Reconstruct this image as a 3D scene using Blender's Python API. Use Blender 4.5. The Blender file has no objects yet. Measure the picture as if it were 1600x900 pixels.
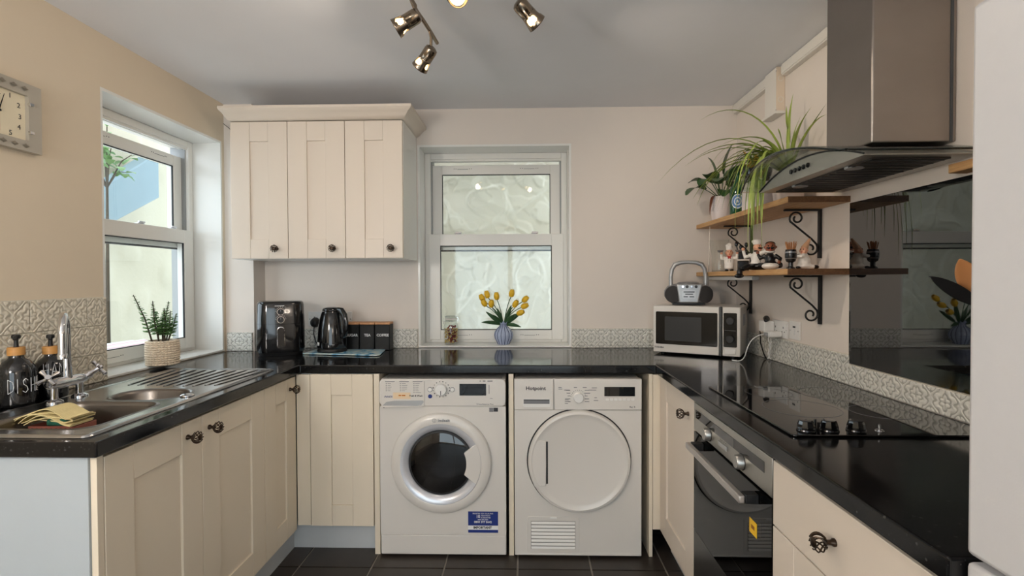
import bpy, bmesh, math, random
from mathutils import Vector, Matrix, noise
random.seed(7)
PI = math.pi
C = bpy.context.scene.collection
scn = bpy.context.scene

# ------------------------------------------------------------------ camera
def camera():
    f, yaw, pitch, roll, h = 790.4, .0256, .017, -.0038, 1.3141
    cy, sy, cp, sp = math.cos(yaw), math.sin(yaw), math.cos(pitch), math.sin(pitch)
    fwd = Vector((-sy*cp, cy*cp, -sp)); right = Vector((cy, sy, 0)); up = right.cross(fwd)
    c, s = math.cos(roll), math.sin(roll)
    r2 = c*right + s*up; u2 = -s*right + c*up
    cd = bpy.data.cameras.new('camera'); cam = bpy.data.objects.new('camera', cd); C.objects.link(cam)
    cd.sensor_width = 36; cd.lens = f/1600*36; cd.clip_start = .02; cd.clip_end = 200
    m = Matrix((r2, u2, -fwd)).transposed().to_4x4(); m.translation = (0, 0, h)
    cam.matrix_world = m
    scn.camera = cam
camera()

# ------------------------------------------------------------------ light
scn.view_settings.view_transform = 'Standard'
scn.view_settings.look = 'None'
scn.view_settings.gamma = 1
scn.view_settings.use_curve_mapping = False
scn.view_settings.exposure = 0.85
SKY = 2.2
SUN = 0.1
SPOT_W = 3.0
FILL_A = 66  # strength of the two fill globes added behind the camera
FILL_B = 22
w = bpy.data.worlds.new('sky'); scn.world = w; w.use_nodes = True
nt = w.node_tree; bg = nt.nodes['Background']
bg.inputs[0].default_value = (.80, .90, 1.0, 1); bg.inputs[1].default_value = SKY
sd = bpy.data.lights.new('sun', 'SUN'); sd.energy = SUN; sd.angle = .35; sd.color = (1, .96, .88)
so = bpy.data.objects.new('sun', sd); C.objects.link(so); so.rotation_euler = (math.radians(38), math.radians(14), 0); so.location = (0, 0, 6)

# daylight portals in the two windows and the added rear glazed door (they only guide the sampling of the sky)
for loc, rot, sx, sz in (((-1.93, 2.44, 1.5), (0, -PI/2, 0), 1.25, .86), ((-.18, 3.2, 1.5), (-PI/2, 0, 0), .95, 1.25), ((-.25, -2.28, 1.03), (PI/2, 0, 0), 2.0, 2.06)):
    pd = bpy.data.lights.new('sky_portal', 'AREA'); pd.shape = 'RECTANGLE'; pd.size = sx; pd.size_y = sz; pd.cycles.is_portal = True
    po = bpy.data.objects.new('sky_portal', pd); C.objects.link(po); po.location = loc; po.rotation_euler = rot

# ------------------------------------------------------------------ materials
MATS = {}
def nodes(name):
    m = bpy.data.materials.new(name); m.use_nodes = True
    t = m.node_tree; b = t.nodes['Principled BSDF']
    return m, t, b
def srgb(r, g, b):
    f = lambda c: ((c/255+.055)/1.055)**2.4 if c/255 > .04045 else c/255/12.92
    return (f(r), f(g), f(b), 1)
def N(t, kind, **kw):
    n = t.nodes.new(kind)
    for k, v in kw.items():
        if k.startswith('i_'):
            key = k[2:]; n.inputs[int(key) if key.isdigit() else key.replace('_', ' ')].default_value = v
        else: setattr(n, k, v)
    return n
def pm(name, col, rough=.5, metal=0, var=.04, vscale=6, bump=0, bscale=60, coat=0, emit=0, ecol=None, spec=.5, stretch=None, trans=0, alpha=1):
    if name in MATS: return MATS[name]
    m, t, b = nodes(name); L = t.links
    c = srgb(*col)
    b.inputs['Roughness'].default_value = rough; b.inputs['Metallic'].default_value = metal
    b.inputs['Specular IOR Level'].default_value = spec
    b.inputs['Coat Weight'].default_value = coat; b.inputs['Coat Roughness'].default_value = .05
    if trans: b.inputs['Transmission Weight'].default_value = trans
    if alpha < 1: b.inputs['Alpha'].default_value = alpha
    tc = N(t, 'ShaderNodeTexCoord'); src = tc.outputs['Object']
    if stretch:
        mp = N(t, 'ShaderNodeMapping'); mp.inputs['Scale'].default_value = stretch; L.new(src, mp.inputs[0]); src = mp.outputs[0]
    nz = N(t, 'ShaderNodeTexNoise', i_Scale=vscale, i_Detail=4.0); L.new(src, nz.inputs['Vector'])
    mx = N(t, 'ShaderNodeMix', data_type='RGBA')
    mx.inputs[6].default_value = tuple(max(0, x*(1-var)) for x in c[:3])+(1,)
    mx.inputs[7].default_value = tuple(min(1, x*(1+var)) for x in c[:3])+(1,)
    L.new(nz.outputs[0], mx.inputs[0]); L.new(mx.outputs[2], b.inputs['Base Color'])
    if bump:
        n2 = N(t, 'ShaderNodeTexNoise', i_Scale=bscale, i_Detail=5.0); L.new(src, n2.inputs['Vector'])
        bp = N(t, 'ShaderNodeBump', i_Strength=bump, i_Distance=.004); L.new(n2.outputs[0], bp.inputs['Height']); L.new(bp.outputs[0], b.inputs['Normal'])
    if emit:
        b.inputs['Emission Color'].default_value = srgb(*(ecol or col)); b.inputs['Emission Strength'].default_value = emit
    MATS[name] = m
    return m

wall_white = pm('wall_paint', (223, 214, 205), .75, var=.02, bump=.08, bscale=40)
wall_warm_glow = pm('wall_paint_left_warm_glow', (218, 203, 180), .75, var=.02, bump=.08, bscale=40)  # same wall paint with the warm spot glow put into its colour
ceil_m = pm('ceiling_paint', (233, 234, 238), .85, var=.02, bump=.05, bscale=30)
gloss_white = pm('white_gloss_paint', (232, 232, 228), .22, var=.015)
upvc = pm('white_upvc', (232, 230, 224), .3, var=.01)
cream = pm('cream_cabinet_foil', (226, 214, 194), .42, var=.025, vscale=3, bump=.03, bscale=120)
cream2 = pm('ivory_wall_and_lit_base_foil', (220, 208, 194), .4, var=.02, vscale=3)  # also on the right base run, its cool daylight put into the colour
grey_panel = pm('pale_grey_carcass', (174, 183, 189), .5, var=.04, vscale=5)
plinth_m = pm('grey_plinth', (190, 194, 196), .5, var=.06, vscale=9)
white_app = pm('white_enamel', (216, 212, 206), .3, var=.01, coat=.3)
white_plastic = pm('white_plastic', (228, 227, 224), .4, var=.01)
grey_plastic = pm('grey_plastic', (150, 152, 155), .45)
silver_plastic = pm('silver_plastic', (176, 177, 178), .35, metal=.5)
dark_grey = pm('dark_grey_plastic', (62, 64, 66), .5)
black_gloss = pm('black_gloss_plastic', (12, 12, 14), .12, coat=.5, var=.1)
black_matt = pm('black_matt_plastic', (18, 18, 19), .5, var=.15)
black_glass = pm('black_glass', (5, 5, 6), .03, spec=.9, var=.05)
chrome = pm('chrome', (215, 216, 220), .07, metal=1, var=.01)
steel = pm('brushed_steel', (186, 184, 178), .38, metal=1, var=.1, vscale=14, stretch=(40, 1, 1), bump=.04, bscale=30)
steel_v = pm('chimney_steel', (150, 142, 136), .33, metal=1, var=.13, vscale=5, stretch=(1, 1, 1.6), bump=.05, bscale=8)
bowl_steel = pm('satin_bowl_steel', (128, 122, 116), .36, metal=1, var=.06, vscale=30)
sink_steel = pm('sink_steel', (176, 176, 176), .2, metal=1, var=.05, vscale=30)
bronze = pm('antique_bronze', (74, 60, 50), .32, metal=.9, var=.25, vscale=80)
spot_metal = pm('antique_nickel', (142, 128, 112), .22, metal=1, var=.15, vscale=20)
iron = pm('black_iron', (14, 14, 15), .5, var=.2, bump=.1, bscale=100)
filter_m = pm('grease_filter', (70, 66, 62), .5, metal=.7, var=.2, vscale=120)
cork = pm('bamboo', (196, 142, 78), .5, var=.15, vscale=20, stretch=(1, 1, 8))
print_grey = pm('grey_print', (120, 120, 124), .6)
print_dark = pm('dark_print', (40, 42, 48), .6)
print_white = pm('white_print', (235, 235, 235), .6)
print_blue = pm('blue_print', (22, 46, 120), .5)
sticker_orange = pm('beige_sticker', (228, 204, 170), .6)
sticker_yellow = pm('yellow_sticker', (238, 190, 40), .6)
rubber = pm('rubber_seal', (30, 30, 32), .6)
copper = pm('copper_caddy', (160, 98, 84), .4, metal=.35, var=.1)
cloth_y = pm('cream_cloth', (214, 198, 146), .9, var=.12, vscale=40, bump=.3, bscale=160)
sponge_g = pm('green_scourer', (24, 84, 66), .95, var=.3, vscale=90, bump=.5, bscale=200)
soil = pm('soil', (40, 30, 22), .95, var=.4, vscale=60, bump=.6, bscale=120)
leaf_dark = pm('dark_green_leaf', (52, 84, 42), .35, var=.2, vscale=20)
leaf_mid = pm('mid_green_leaf', (104, 142, 84), .45, var=.25, vscale=25)
leaf_spider = pm('spider_plant_leaf', (150, 168, 76), .45, var=.25, vscale=14, stretch=(6, 6, 1))
leaf_spider_d = pm('spider_plant_leaf_dark', (92, 112, 48), .45, var=.25, vscale=14, stretch=(6, 6, 1))
leaf_brown = pm('withered_leaf', (104, 56, 32), .6, var=.3, vscale=30)
leaf_tulip = pm('tulip_leaf', (48, 84, 46), .5, var=.25, vscale=20)
croton_m = pm('yellow_red_leaf', (196, 156, 60), .5, var=.4, vscale=30)
stem_m = pm('brown_stem', (64, 54, 40), .7, var=.25, vscale=60)
tulip_y = pm('tulip_petal', (232, 186, 36), .5, var=.18, vscale=40)
pot_white = pm('white_ceramic', (226, 216, 214), .4, var=.03)
bottle_green = pm('green_bottle_glass', (14, 70, 38), .08, var=.1, coat=.4)
badge_w = pm('badge_white', (226, 230, 236), .5)
badge_b = pm('badge_blue', (84, 130, 184), .5)
skin_m = pm('figurine_skin', (222, 164, 132), .4, var=.08, vscale=60)
skin_brown = pm('figurine_brown', (140, 82, 58), .35, var=.12, vscale=60)
fig_white = pm('figurine_white', (236, 230, 222), .35, var=.04, vscale=40)
fig_black = pm('figurine_black', (20, 19, 20), .25, var=.1)
fig_red = pm('figurine_red', (190, 44, 34), .4)
fig_tan = pm('figurine_tan', (196, 152, 118), .45)
fig_silver = pm('figurine_silver', (150, 150, 152), .3, metal=.7)
pick_m = pm('toothpick_wood', (184, 128, 84), .7, var=.2, vscale=90)
wood_spoon = pm('wooden_spoon_wood', (190, 132, 82), .5, var=.2, vscale=14, stretch=(1, 1, .3))
red_petals = pm('dried_rose_petals', (120, 40, 38), .8, var=.5, vscale=90)
oat_m = pm('dried_oats', (206, 178, 108), .8, var=.4, vscale=120)
cream_box = pm('beige_plastic', (222, 206, 186), .5, var=.03)
clear_box = pm('pale_plastic', (226, 222, 214), .4, var=.03)
clock_frame = pm('clock_frame_silver', (176, 169, 156), .4, metal=.25, var=.06)
clock_face = pm('clock_face_cream', (226, 215, 188), .6, var=.04, vscale=12)
grout = pm('grout', (206, 200, 186), .8, var=.05)
floor_grout = pm('floor_grout', (150, 142, 132), .85, var=.3, vscale=14)
yard_stone = pm('yard_paving', (170, 168, 160), .85, var=.1)
slate_blue = pm('pale_blue_roof', (118, 140, 150), .6, var=.08)
pink_cloth = pm('pale_ledge', (176, 172, 172), .8)
bulb_m = pm('lit_bulb', (255, 214, 150), .4, emit=2.6, ecol=(255, 214, 150))
bulb_glow = pm('lit_lamp_reflector', (255, 224, 170), .4, emit=1.6, ecol=(255, 206, 140))
fill_globe_m = pm('added_fill_globe', (255, 240, 222), .5, emit=2.0, ecol=(255, 226, 196))  # glow of the added fill globes

def glass_mat(name, tint=(1, 1, 1, 1), refl=1.0, rough=0.0):
    m, t, b = nodes(name); L = t.links
    t.nodes.remove(b); out = t.nodes['Material Output']
    tr = N(t, 'ShaderNodeBsdfTransparent'); tr.inputs[0].default_value = tint
    gl = N(t, 'ShaderNodeBsdfGlossy'); gl.inputs['Roughness'].default_value = rough
    lw = N(t, 'ShaderNodeLayerWeight'); pw = N(t, 'ShaderNodeMath', operation='POWER'); pw.inputs[1].default_value = 5
    L.new(lw.outputs['Facing'], pw.inputs[0])
    mu = N(t, 'ShaderNodeMath', operation='MULTIPLY_ADD'); mu.inputs[1].default_value = .9; mu.inputs[2].default_value = .042*refl
    L.new(pw.outputs[0], mu.inputs[0])
    mx = N(t, 'ShaderNodeMixShader'); L.new(mu.outputs[0], mx.inputs[0]); L.new(tr.outputs[0], mx.inputs[1]); L.new(gl.outputs[0], mx.inputs[2])
    L.new(mx.outputs[0], out.inputs[0]); MATS[name] = m
    return m
pane_m = glass_mat('window_glass', (.97, .99, .98, 1))
hood_glass = glass_mat('hood_glass', (.90, .93, .92, 1), 1.6)
clear_glass = glass_mat('clear_glass', (.93, .95, .94, 1), 1.8)
drum_glass = glass_mat('tinted_door_glass', (.30, .30, .31, 1), 1.8)
oven_glass = glass_mat('oven_door_glass', (.10, .10, .10, 1), 1.3)

def granite():
    m, t, b = nodes('black_granite_laminate'); L = t.links
    tc = N(t, 'ShaderNodeTexCoord')
    v1 = N(t, 'ShaderNodeTexVoronoi', i_Scale=150.0); L.new(tc.outputs['Object'], v1.inputs['Vector'])
    r1 = N(t, 'ShaderNodeValToRGB'); r1.color_ramp.elements[0].position = .0; r1.color_ramp.elements[0].color = (.10, .095, .085, 1)
    r1.color_ramp.elements[1].position = .14; r1.color_ramp.elements[1].color = (.0055, .0055, .006, 1)
    L.new(v1.outputs['Distance'], r1.inputs[0])
    v2 = N(t, 'ShaderNodeTexVoronoi', i_Scale=46.0); L.new(tc.outputs['Object'], v2.inputs['Vector'])
    r2 = N(t, 'ShaderNodeValToRGB'); r2.color_ramp.elements[0].position = .05; r2.color_ramp.elements[0].color = (.05, .047, .043, 1)
    r2.color_ramp.elements[1].position = .16; r2.color_ramp.elements[1].color = (0, 0, 0, 1)
    L.new(v2.outputs['Distance'], r2.inputs[0])
    ad = N(t, 'ShaderNodeMix', data_type='RGBA', blend_type='ADD'); ad.inputs[0].default_value = .8
    L.new(r1.outputs[0], ad.inputs[6]); L.new(r2.outputs[0], ad.inputs[7]); L.new(ad.outputs[2], b.inputs['Base Color'])
    nz = N(t, 'ShaderNodeTexNoise', i_Scale=9.0, i_Detail=6.0); L.new(tc.outputs['Object'], nz.inputs['Vector'])
    mr = N(t, 'ShaderNodeMapRange'); mr.inputs[3].default_value = .05; mr.inputs[4].default_value = .16
    L.new(nz.outputs[0], mr.inputs[0]); L.new(mr.outputs[0], b.inputs['Roughness'])
    b.inputs['Specular IOR Level'].default_value = .4
    return m
granite_m = granite()
splash_m = pm('splashback_glass', (5, 5, 6), .02, var=.05)
splash_m.node_tree.nodes['Principled BSDF'].inputs['IOR'].default_value = 2.0

def emboss(name, base, groove):
    m, t, b = nodes(name); L = t.links
    tc = N(t, 'ShaderNodeTexCoord'); sx = N(t, 'ShaderNodeSeparateXYZ'); L.new(tc.outputs['Object'], sx.inputs[0])
    def M_(op, a, bb=None):
        n = N(t, 'ShaderNodeMath', operation=op)
        for i, v in enumerate((a, bb)):
            if v is None: continue
            if isinstance(v, (int, float)): n.inputs[i].default_value = v
            else: L.new(v, n.inputs[i])
        return n.outputs[0]
    a = M_('PINGPONG', M_('ADD', sx.outputs[0], 1.15), .0575)
    c = M_('ABSOLUTE', sx.outputs[1])
    hi = M_('MAXIMUM', a, c); lo = M_('MINIMUM', a, c)
    cb = N(t, 'ShaderNodeCombineXYZ'); L.new(hi, cb.inputs[0]); L.new(lo, cb.inputs[1])
    nz = N(t, 'ShaderNodeTexNoise', i_Scale=22.0, i_Detail=1.0); L.new(cb.outputs[0], nz.inputs['Vector'])
    ring = M_('SINE', M_('ADD', M_('MULTIPLY', nz.outputs[0], 34.0), M_('MULTIPLY', M_('ADD', hi, M_('MULTIPLY', lo, .6)), 165.0)))
    n2 = N(t, 'ShaderNodeTexNoise', i_Scale=18.0, i_Detail=5.0); L.new(tc.outputs['Object'], n2.inputs['Vector'])
    rp = N(t, 'ShaderNodeValToRGB'); e = rp.color_ramp.elements
    e[0].position = .02; e[0].color = groove; e[1].position = .30; e[1].color = base
    L.new(M_('ADD', M_('MULTIPLY', ring, .5), .5), rp.inputs[0])
    mx = N(t, 'ShaderNodeMix', data_type='RGBA', blend_type='MULTIPLY'); mx.inputs[0].default_value = .22
    L.new(rp.outputs[0], mx.inputs[6]); L.new(n2.outputs[0], mx.inputs[7]); L.new(mx.outputs[2], b.inputs['Base Color'])
    bp = N(t, 'ShaderNodeBump', i_Strength=.45, i_Distance=.003); L.new(ring, bp.inputs['Height']); L.new(bp.outputs[0], b.inputs['Normal'])
    b.inputs['Roughness'].default_value = .35
    return m
tile_warm = emboss('embossed_tile', srgb(232, 224, 206), srgb(196, 187, 168))
tile_grey = emboss('embossed_tile_grey', srgb(232, 230, 222), srgb(178, 177, 167))

def oak(name, c1, c2):
    m, t, b = nodes(name); L = t.links
    tc = N(t, 'ShaderNodeTexCoord'); mp = N(t, 'ShaderNodeMapping'); mp.inputs['Scale'].default_value = (16, 1.2, 16); L.new(tc.outputs['Object'], mp.inputs[0])
    nz = N(t, 'ShaderNodeTexNoise', i_Scale=4.0, i_Detail=6.0, i_Distortion=1.0); L.new(mp.outputs[0], nz.inputs['Vector'])
    r = N(t, 'ShaderNodeValToRGB'); r.color_ramp.elements[0].position = .3; r.color_ramp.elements[0].color = srgb(*c1); r.color_ramp.elements[1].position = .7; r.color_ramp.elements[1].color = srgb(*c2)
    L.new(nz.outputs[0], r.inputs[0]); L.new(r.outputs[0], b.inputs['Base Color']); b.inputs['Roughness'].default_value = .5
    return m
oak_m = oak('oak_shelf_board', (168, 122, 74), (206, 164, 112))
oak_end = oak('oak_end_grain', (92, 62, 40), (124, 88, 58))
canister_wood = oak('canister_lid_wood', (178, 120, 76), (214, 160, 112))

def slate():
    m, t, b = nodes('dark_floor_tile'); L = t.links
    tc = N(t, 'ShaderNodeTexCoord'); oi = N(t, 'ShaderNodeObjectInfo')
    nz = N(t, 'ShaderNodeTexNoise', i_Scale=7.0, i_Detail=7.0); L.new(tc.outputs['Object'], nz.inputs['Vector'])
    r = N(t, 'ShaderNodeValToRGB'); r.color_ramp.elements[0].color = srgb(32, 27, 24); r.color_ramp.elements[1].color = srgb(66, 58, 52)
    L.new(nz.outputs[0], r.inputs[0])
    hs = N(t, 'ShaderNodeHueSaturation'); mr = N(t, 'ShaderNodeMapRange'); mr.inputs[3].default_value = .8; mr.inputs[4].default_value = 1.2
    L.new(oi.outputs['Random'], mr.inputs[0]); L.new(mr.outputs[0], hs.inputs['Value']); L.new(r.outputs[0], hs.inputs['Color'])
    L.new(hs.outputs[0], b.inputs['Base Color']); b.inputs['Roughness'].default_value = .42
    bp = N(t, 'ShaderNodeBump', i_Strength=.25, i_Distance=.004); L.new(nz.outputs[0], bp.inputs['Height']); L.new(bp.outputs[0], b.inputs['Normal'])
    return m
slate_m = slate()

def render_wall(name, c1, c2):
    m, t, b = nodes(name); L = t.links
    tc = N(t, 'ShaderNodeTexCoord')
    nz = N(t, 'ShaderNodeTexNoise', i_Scale=3.0, i_Detail=5.0); L.new(tc.outputs['Object'], nz.inputs['Vector'])
    r = N(t, 'ShaderNodeValToRGB'); r.color_ramp.elements[0].color = srgb(*c1); r.color_ramp.elements[1].color = srgb(*c2)
    L.new(nz.outputs[0], r.inputs[0]); L.new(r.outputs[0], b.inputs['Base Color']); b.inputs['Roughness'].default_value = .7
    n2 = N(t, 'ShaderNodeTexNoise', i_Scale=26.0, i_Detail=6.0); L.new(tc.outputs['Object'], n2.inputs['Vector'])
    bp = N(t, 'ShaderNodeBump', i_Strength=.3, i_Distance=.006); L.new(n2.outputs[0], bp.inputs['Height']); L.new(bp.outputs[0], b.inputs['Normal'])
    return m
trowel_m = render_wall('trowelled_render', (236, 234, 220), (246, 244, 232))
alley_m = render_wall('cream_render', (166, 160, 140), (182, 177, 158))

def stripes_mat():
    m, t, b = nodes('pink_striped_cloth'); L = t.links
    tc = N(t, 'ShaderNodeTexCoord'); wv = N(t, 'ShaderNodeTexWave', i_Scale=9.0, i_Distortion=1.5); wv.bands_direction = 'X'
    L.new(tc.outputs['Object'], wv.inputs['Vector'])
    r = N(t, 'ShaderNodeValToRGB'); r.color_ramp.elements[0].color = srgb(196, 150, 158); r.color_ramp.elements[1].color = srgb(206, 204, 204); r.color_ramp.elements[1].position = .35
    L.new(wv.outputs[0], r.inputs[0]); L.new(r.outputs[0], b.inputs['Base Color']); b.inputs['Roughness'].default_value = .9
    return m
stripe_m = stripes_mat()

def board_mat():
    m, t, b = nodes('blue_patterned_glass'); L = t.links
    tc = N(t, 'ShaderNodeTexCoord')
    nz = N(t, 'ShaderNodeTexNoise', i_Scale=9.0, i_Detail=3.0, i_Distortion=2.0); L.new(tc.outputs['Object'], nz.inputs['Vector'])
    r = N(t, 'ShaderNodeValToRGB'); e = r.color_ramp.elements
    e[0].position = .30; e[0].color = srgb(30, 50, 80); e[1].position = .60; e[1].color = srgb(226, 238, 230)
    x = r.color_ramp.elements.new(.38); x.color = srgb(96, 166, 210); x = r.color_ramp.elements.new(.48); x.color = srgb(180, 220, 236)
    L.new(nz.outputs[0], r.inputs[0]); L.new(r.outputs[0], b.inputs['Base Color']); b.inputs['Roughness'].default_value = .08
    return m
board_m = board_mat()

def vase_mat():
    m, t, b = nodes('striped_blue_glass'); L = t.links
    b.inputs['Base Color'].default_value = srgb(168, 180, 206); b.inputs['Roughness'].default_value = .12
    tc = N(t, 'ShaderNodeTexCoord'); nz = N(t, 'ShaderNodeTexNoise', i_Scale=12.0); L.new(tc.outputs['Object'], nz.inputs['Vector'])
    r = N(t, 'ShaderNodeValToRGB'); r.color_ramp.elements[0].color = srgb(150, 164, 196); r.color_ramp.elements[1].color = srgb(190, 200, 222)
    L.new(nz.outputs[0], r.inputs[0]); L.new(r.outputs[0], b.inputs['Base Color'])
    return m
vase_m = vase_mat()
vase_rib = pm('dark_blue_glass_stripe', (58, 66, 104), .15)

def woven_mat():
    return pm('woven_fibre', (222, 206, 184), .75, var=.12, vscale=30, bump=.25, bscale=180)
woven_m = woven_mat()

# ------------------------------------------------------------------ mesh helpers
class MB:
    def __init__(s, tf=None): s.boxy = False; s.v = []; s.f = []; s.mi = []; s.cur = 0; s.tf = tf
    def add(s, vs, fs):
        o = len(s.v)
        s.v += [Vector(s.tf(*p)) if s.tf else Vector(p) for p in vs]
        s.f += [tuple(i+o for i in f) for f in fs]; s.mi += [s.cur]*len(fs)
        return s
    def box(s, x0, y0, z0, x1, y1, z1):
        s.boxy = True
        return s.add([(x0,y0,z0),(x1,y0,z0),(x1,y1,z0),(x0,y1,z0),(x0,y0,z1),(x1,y0,z1),(x1,y1,z1),(x0,y1,z1)],
                     [(0,3,2,1),(4,5,6,7),(0,1,5,4),(1,2,6,5),(2,3,7,6),(3,0,4,7)])
    def ring(s, prof, c=(0,0,0), ax='z', n=32, sx=1, sy=1, a0=0, a1=2*PI, cap=True):
        """lathe: prof = [(r, h)], around axis ax through c"""
        c = Vector(c); full = abs(a1-a0-2*PI) < 1e-6; m = n if full else n+1
        vs = []; fs = []
        for r, h in prof:
            for k in range(m):
                a = a0+(a1-a0)*k/n; p, q = r*sx*math.cos(a), r*sy*math.sin(a)
                d = {'z': (p, q, h), 'y': (p, h, q), 'x': (h, p, q), '-y': (p, -h, q), '-x': (-h, p, q)}[ax]
                vs.append(c+Vector(d))
        for i in range(len(prof)-1):
            for k in range(n):
                k2 = (k+1) % m
                fs.append((i*m+k, i*m+k2, (i+1)*m+k2, (i+1)*m+k))
        if cap and full and prof[0] != prof[-1]:
            if prof[0][0] > 1e-5: fs.append(tuple(range(m))[::-1])
            if prof[-1][0] > 1e-5: fs.append(tuple((len(prof)-1)*m+k for k in range(m)))
        return s.add(vs, fs)
    def tube(s, pts, r, n=8, cap=True, flat=1.0):
        pts = [Vector(p) for p in pts]; R = r if isinstance(r, (list, tuple)) else [r]*len(pts)
        vs = []; fs = []; up = None
        for i, p in enumerate(pts):
            t = (pts[min(i+1, len(pts)-1)]-pts[max(i-1, 0)]).normalized()
            if up is None:
                up = Vector((0, 0, 1)) if abs(t.z) < .9 else Vector((0, 1, 0))
            a = t.cross(up)
            if a.length < 1e-6: a = t.orthogonal()
            a.normalize(); b = a.cross(t).normalized(); up = b
            for k in range(n):
                an = 2*PI*k/n; vs.append(p+R[i]*(math.cos(an)*a+flat*math.sin(an)*b))
        for i in range(len(pts)-1):
            for k in range(n):
                k2 = (k+1) % n; fs.append((i*n+k, i*n+k2, (i+1)*n+k2, (i+1)*n+k))
        if cap: fs += [tuple(range(n))[::-1], tuple((len(pts)-1)*n+k for k in range(n))]
        return s.add(vs, fs)
    def ball(s, c, r, n=16, m=10):
        R = r if isinstance(r, (tuple, list)) else (r, r, r); c = Vector(c)
        vs = [c+Vector((0, 0, -R[2]))]; fs = []
        for i in range(1, m):
            th = PI*i/m
            for k in range(n): vs.append(c+Vector((R[0]*math.sin(th)*math.cos(2*PI*k/n), R[1]*math.sin(th)*math.sin(2*PI*k/n), -R[2]*math.cos(th))))
        vs.append(c+Vector((0, 0, R[2])))
        for k in range(n):
            fs.append((0, 1+(k+1) % n, 1+k)); fs.append((len(vs)-1, 1+(m-2)*n+k, 1+(m-2)*n+(k+1) % n))
        for i in range(m-2):
            for k in range(n): fs.append((1+i*n+k, 1+i*n+(k+1) % n, 1+(i+1)*n+(k+1) % n, 1+(i+1)*n+k))
        return s.add(vs, fs)
    def prism(s, poly, ax, a, b):
        """extrude polygon: ax='y' -> poly (x,z); 'x' -> (y,z); 'z' -> (x,y)"""
        n = len(poly)
        mk = {'y': lambda p, t: (p[0], t, p[1]), 'x': lambda p, t: (t, p[0], p[1]), 'z': lambda p, t: (p[0], p[1], t)}[ax]
        return s.add([mk(p, a) for p in poly]+[mk(p, b) for p in poly],
                     [tuple(range(n)), tuple(range(n, 2*n))[::-1]]+[(i, (i+1) % n, n+(i+1) % n, n+i) for i in range(n)])
    def grid(s, fn, nu, nv):
        return s.add([fn(i/nu, j/nv) for j in range(nv+1) for i in range(nu+1)],
                     [(j*(nu+1)+i, j*(nu+1)+i+1, (j+1)*(nu+1)+i+1, (j+1)*(nu+1)+i) for j in range(nv) for i in range(nu)])
def rrect(x0, y0, x1, y1, r, n=5):
    out = []
    for cx, cy, a in ((x1-r, y1-r, 0), (x0+r, y1-r, PI/2), (x0+r, y0+r, PI), (x1-r, y0+r, 3*PI/2)):
        out += [(cx+r*math.cos(a+PI/2*k/n), cy+r*math.sin(a+PI/2*k/n)) for k in range(n+1)]
    return out
def wm(o):
    m = Matrix()
    while o: m = o.matrix_basis @ m; o = o.parent
    return m
def meshdata(name, mb, mats, smooth=35, recalc=True):
    me = bpy.data.meshes.new(name); bm = bmesh.new()
    vs = [bm.verts.new(v) for v in mb.v]
    for f, mi in zip(mb.f, mb.mi):
        try: bf = bm.faces.new([vs[i] for i in f]); bf.material_index = mi
        except ValueError: pass
    if not mb.boxy: bmesh.ops.remove_doubles(bm, verts=bm.verts, dist=1e-6)
    if recalc: bmesh.ops.recalc_face_normals(bm, faces=bm.faces)
    bm.to_mesh(me); bm.free()
    for m in (mats if isinstance(mats, (list, tuple)) else [mats]): me.materials.append(m)
    if smooth:
        for p in me.polygons: p.use_smooth = True
        me.set_sharp_from_angle(angle=math.radians(smooth))
    return me
def tag(o, label, cat, group=None):
    o['label'] = label; o['category'] = cat
    if group: o['group'] = group
    return o
def thing(name, label, cat, loc=(0,0,0), rz=0, group=None):
    o = bpy.data.objects.new(name, None); C.objects.link(o); o.location = loc; o.rotation_euler = (0, 0, rz)
    o.empty_display_size = .05
    return tag(o, label, cat, group)
def obj(name, mb, mats, parent=None, local=False, bevel=0, smooth=35, label=None, cat=None, group=None, kind=None, segs=2):
    mb2 = MB(); mb2.boxy = mb.boxy; mb2.v = [v.copy() for v in mb.v]; mb2.f = mb.f; mb2.mi = mb.mi
    off = Vector()
    if parent is not None:
        if not local:
            inv = wm(parent).inverted(); mb2.v = [inv @ v for v in mb2.v]
    xs = mb2.v; lo = Vector([min(v[i] for v in xs) for i in range(3)]); hi = Vector([max(v[i] for v in xs) for i in range(3)])
    off = Vector(((lo.x+hi.x)/2, (lo.y+hi.y)/2, lo.z if parent is None else (lo.z+hi.z)/2))
    mb2.v = [v-off for v in mb2.v]
    o = bpy.data.objects.new(name, meshdata(name, mb2, mats, smooth)); C.objects.link(o); o.location = off
    if parent is not None: o.parent = parent
    if bevel:
        b = o.modifiers.new('bevel', 'BEVEL'); b.width = bevel; b.segments = segs; b.limit_method = 'ANGLE'; b.angle_limit = math.radians(40)
        b.harden_normals = False
    if label: o['label'] = label
    if cat: o['category'] = cat
    if group: o['group'] = group
    if kind: o['kind'] = kind
    return o
def inst(name, me, mw, parent=None, **kw):
    o = bpy.data.objects.new(name, me); C.objects.link(o)
    if parent is not None: o.parent = parent; o.matrix_basis = wm(parent).inverted() @ mw
    else: o.matrix_basis = mw
    for k, v in kw.items(): o[k] = v
    return o
def structure(name, mb, mats, parent=None, **kw): return obj(name, mb, mats, parent, kind='structure', **kw)
def basis(o, x, y, z):
    m = Matrix((Vector(x), Vector(y), Vector(z))).transposed().to_4x4(); m.translation = Vector(o); return m
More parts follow.
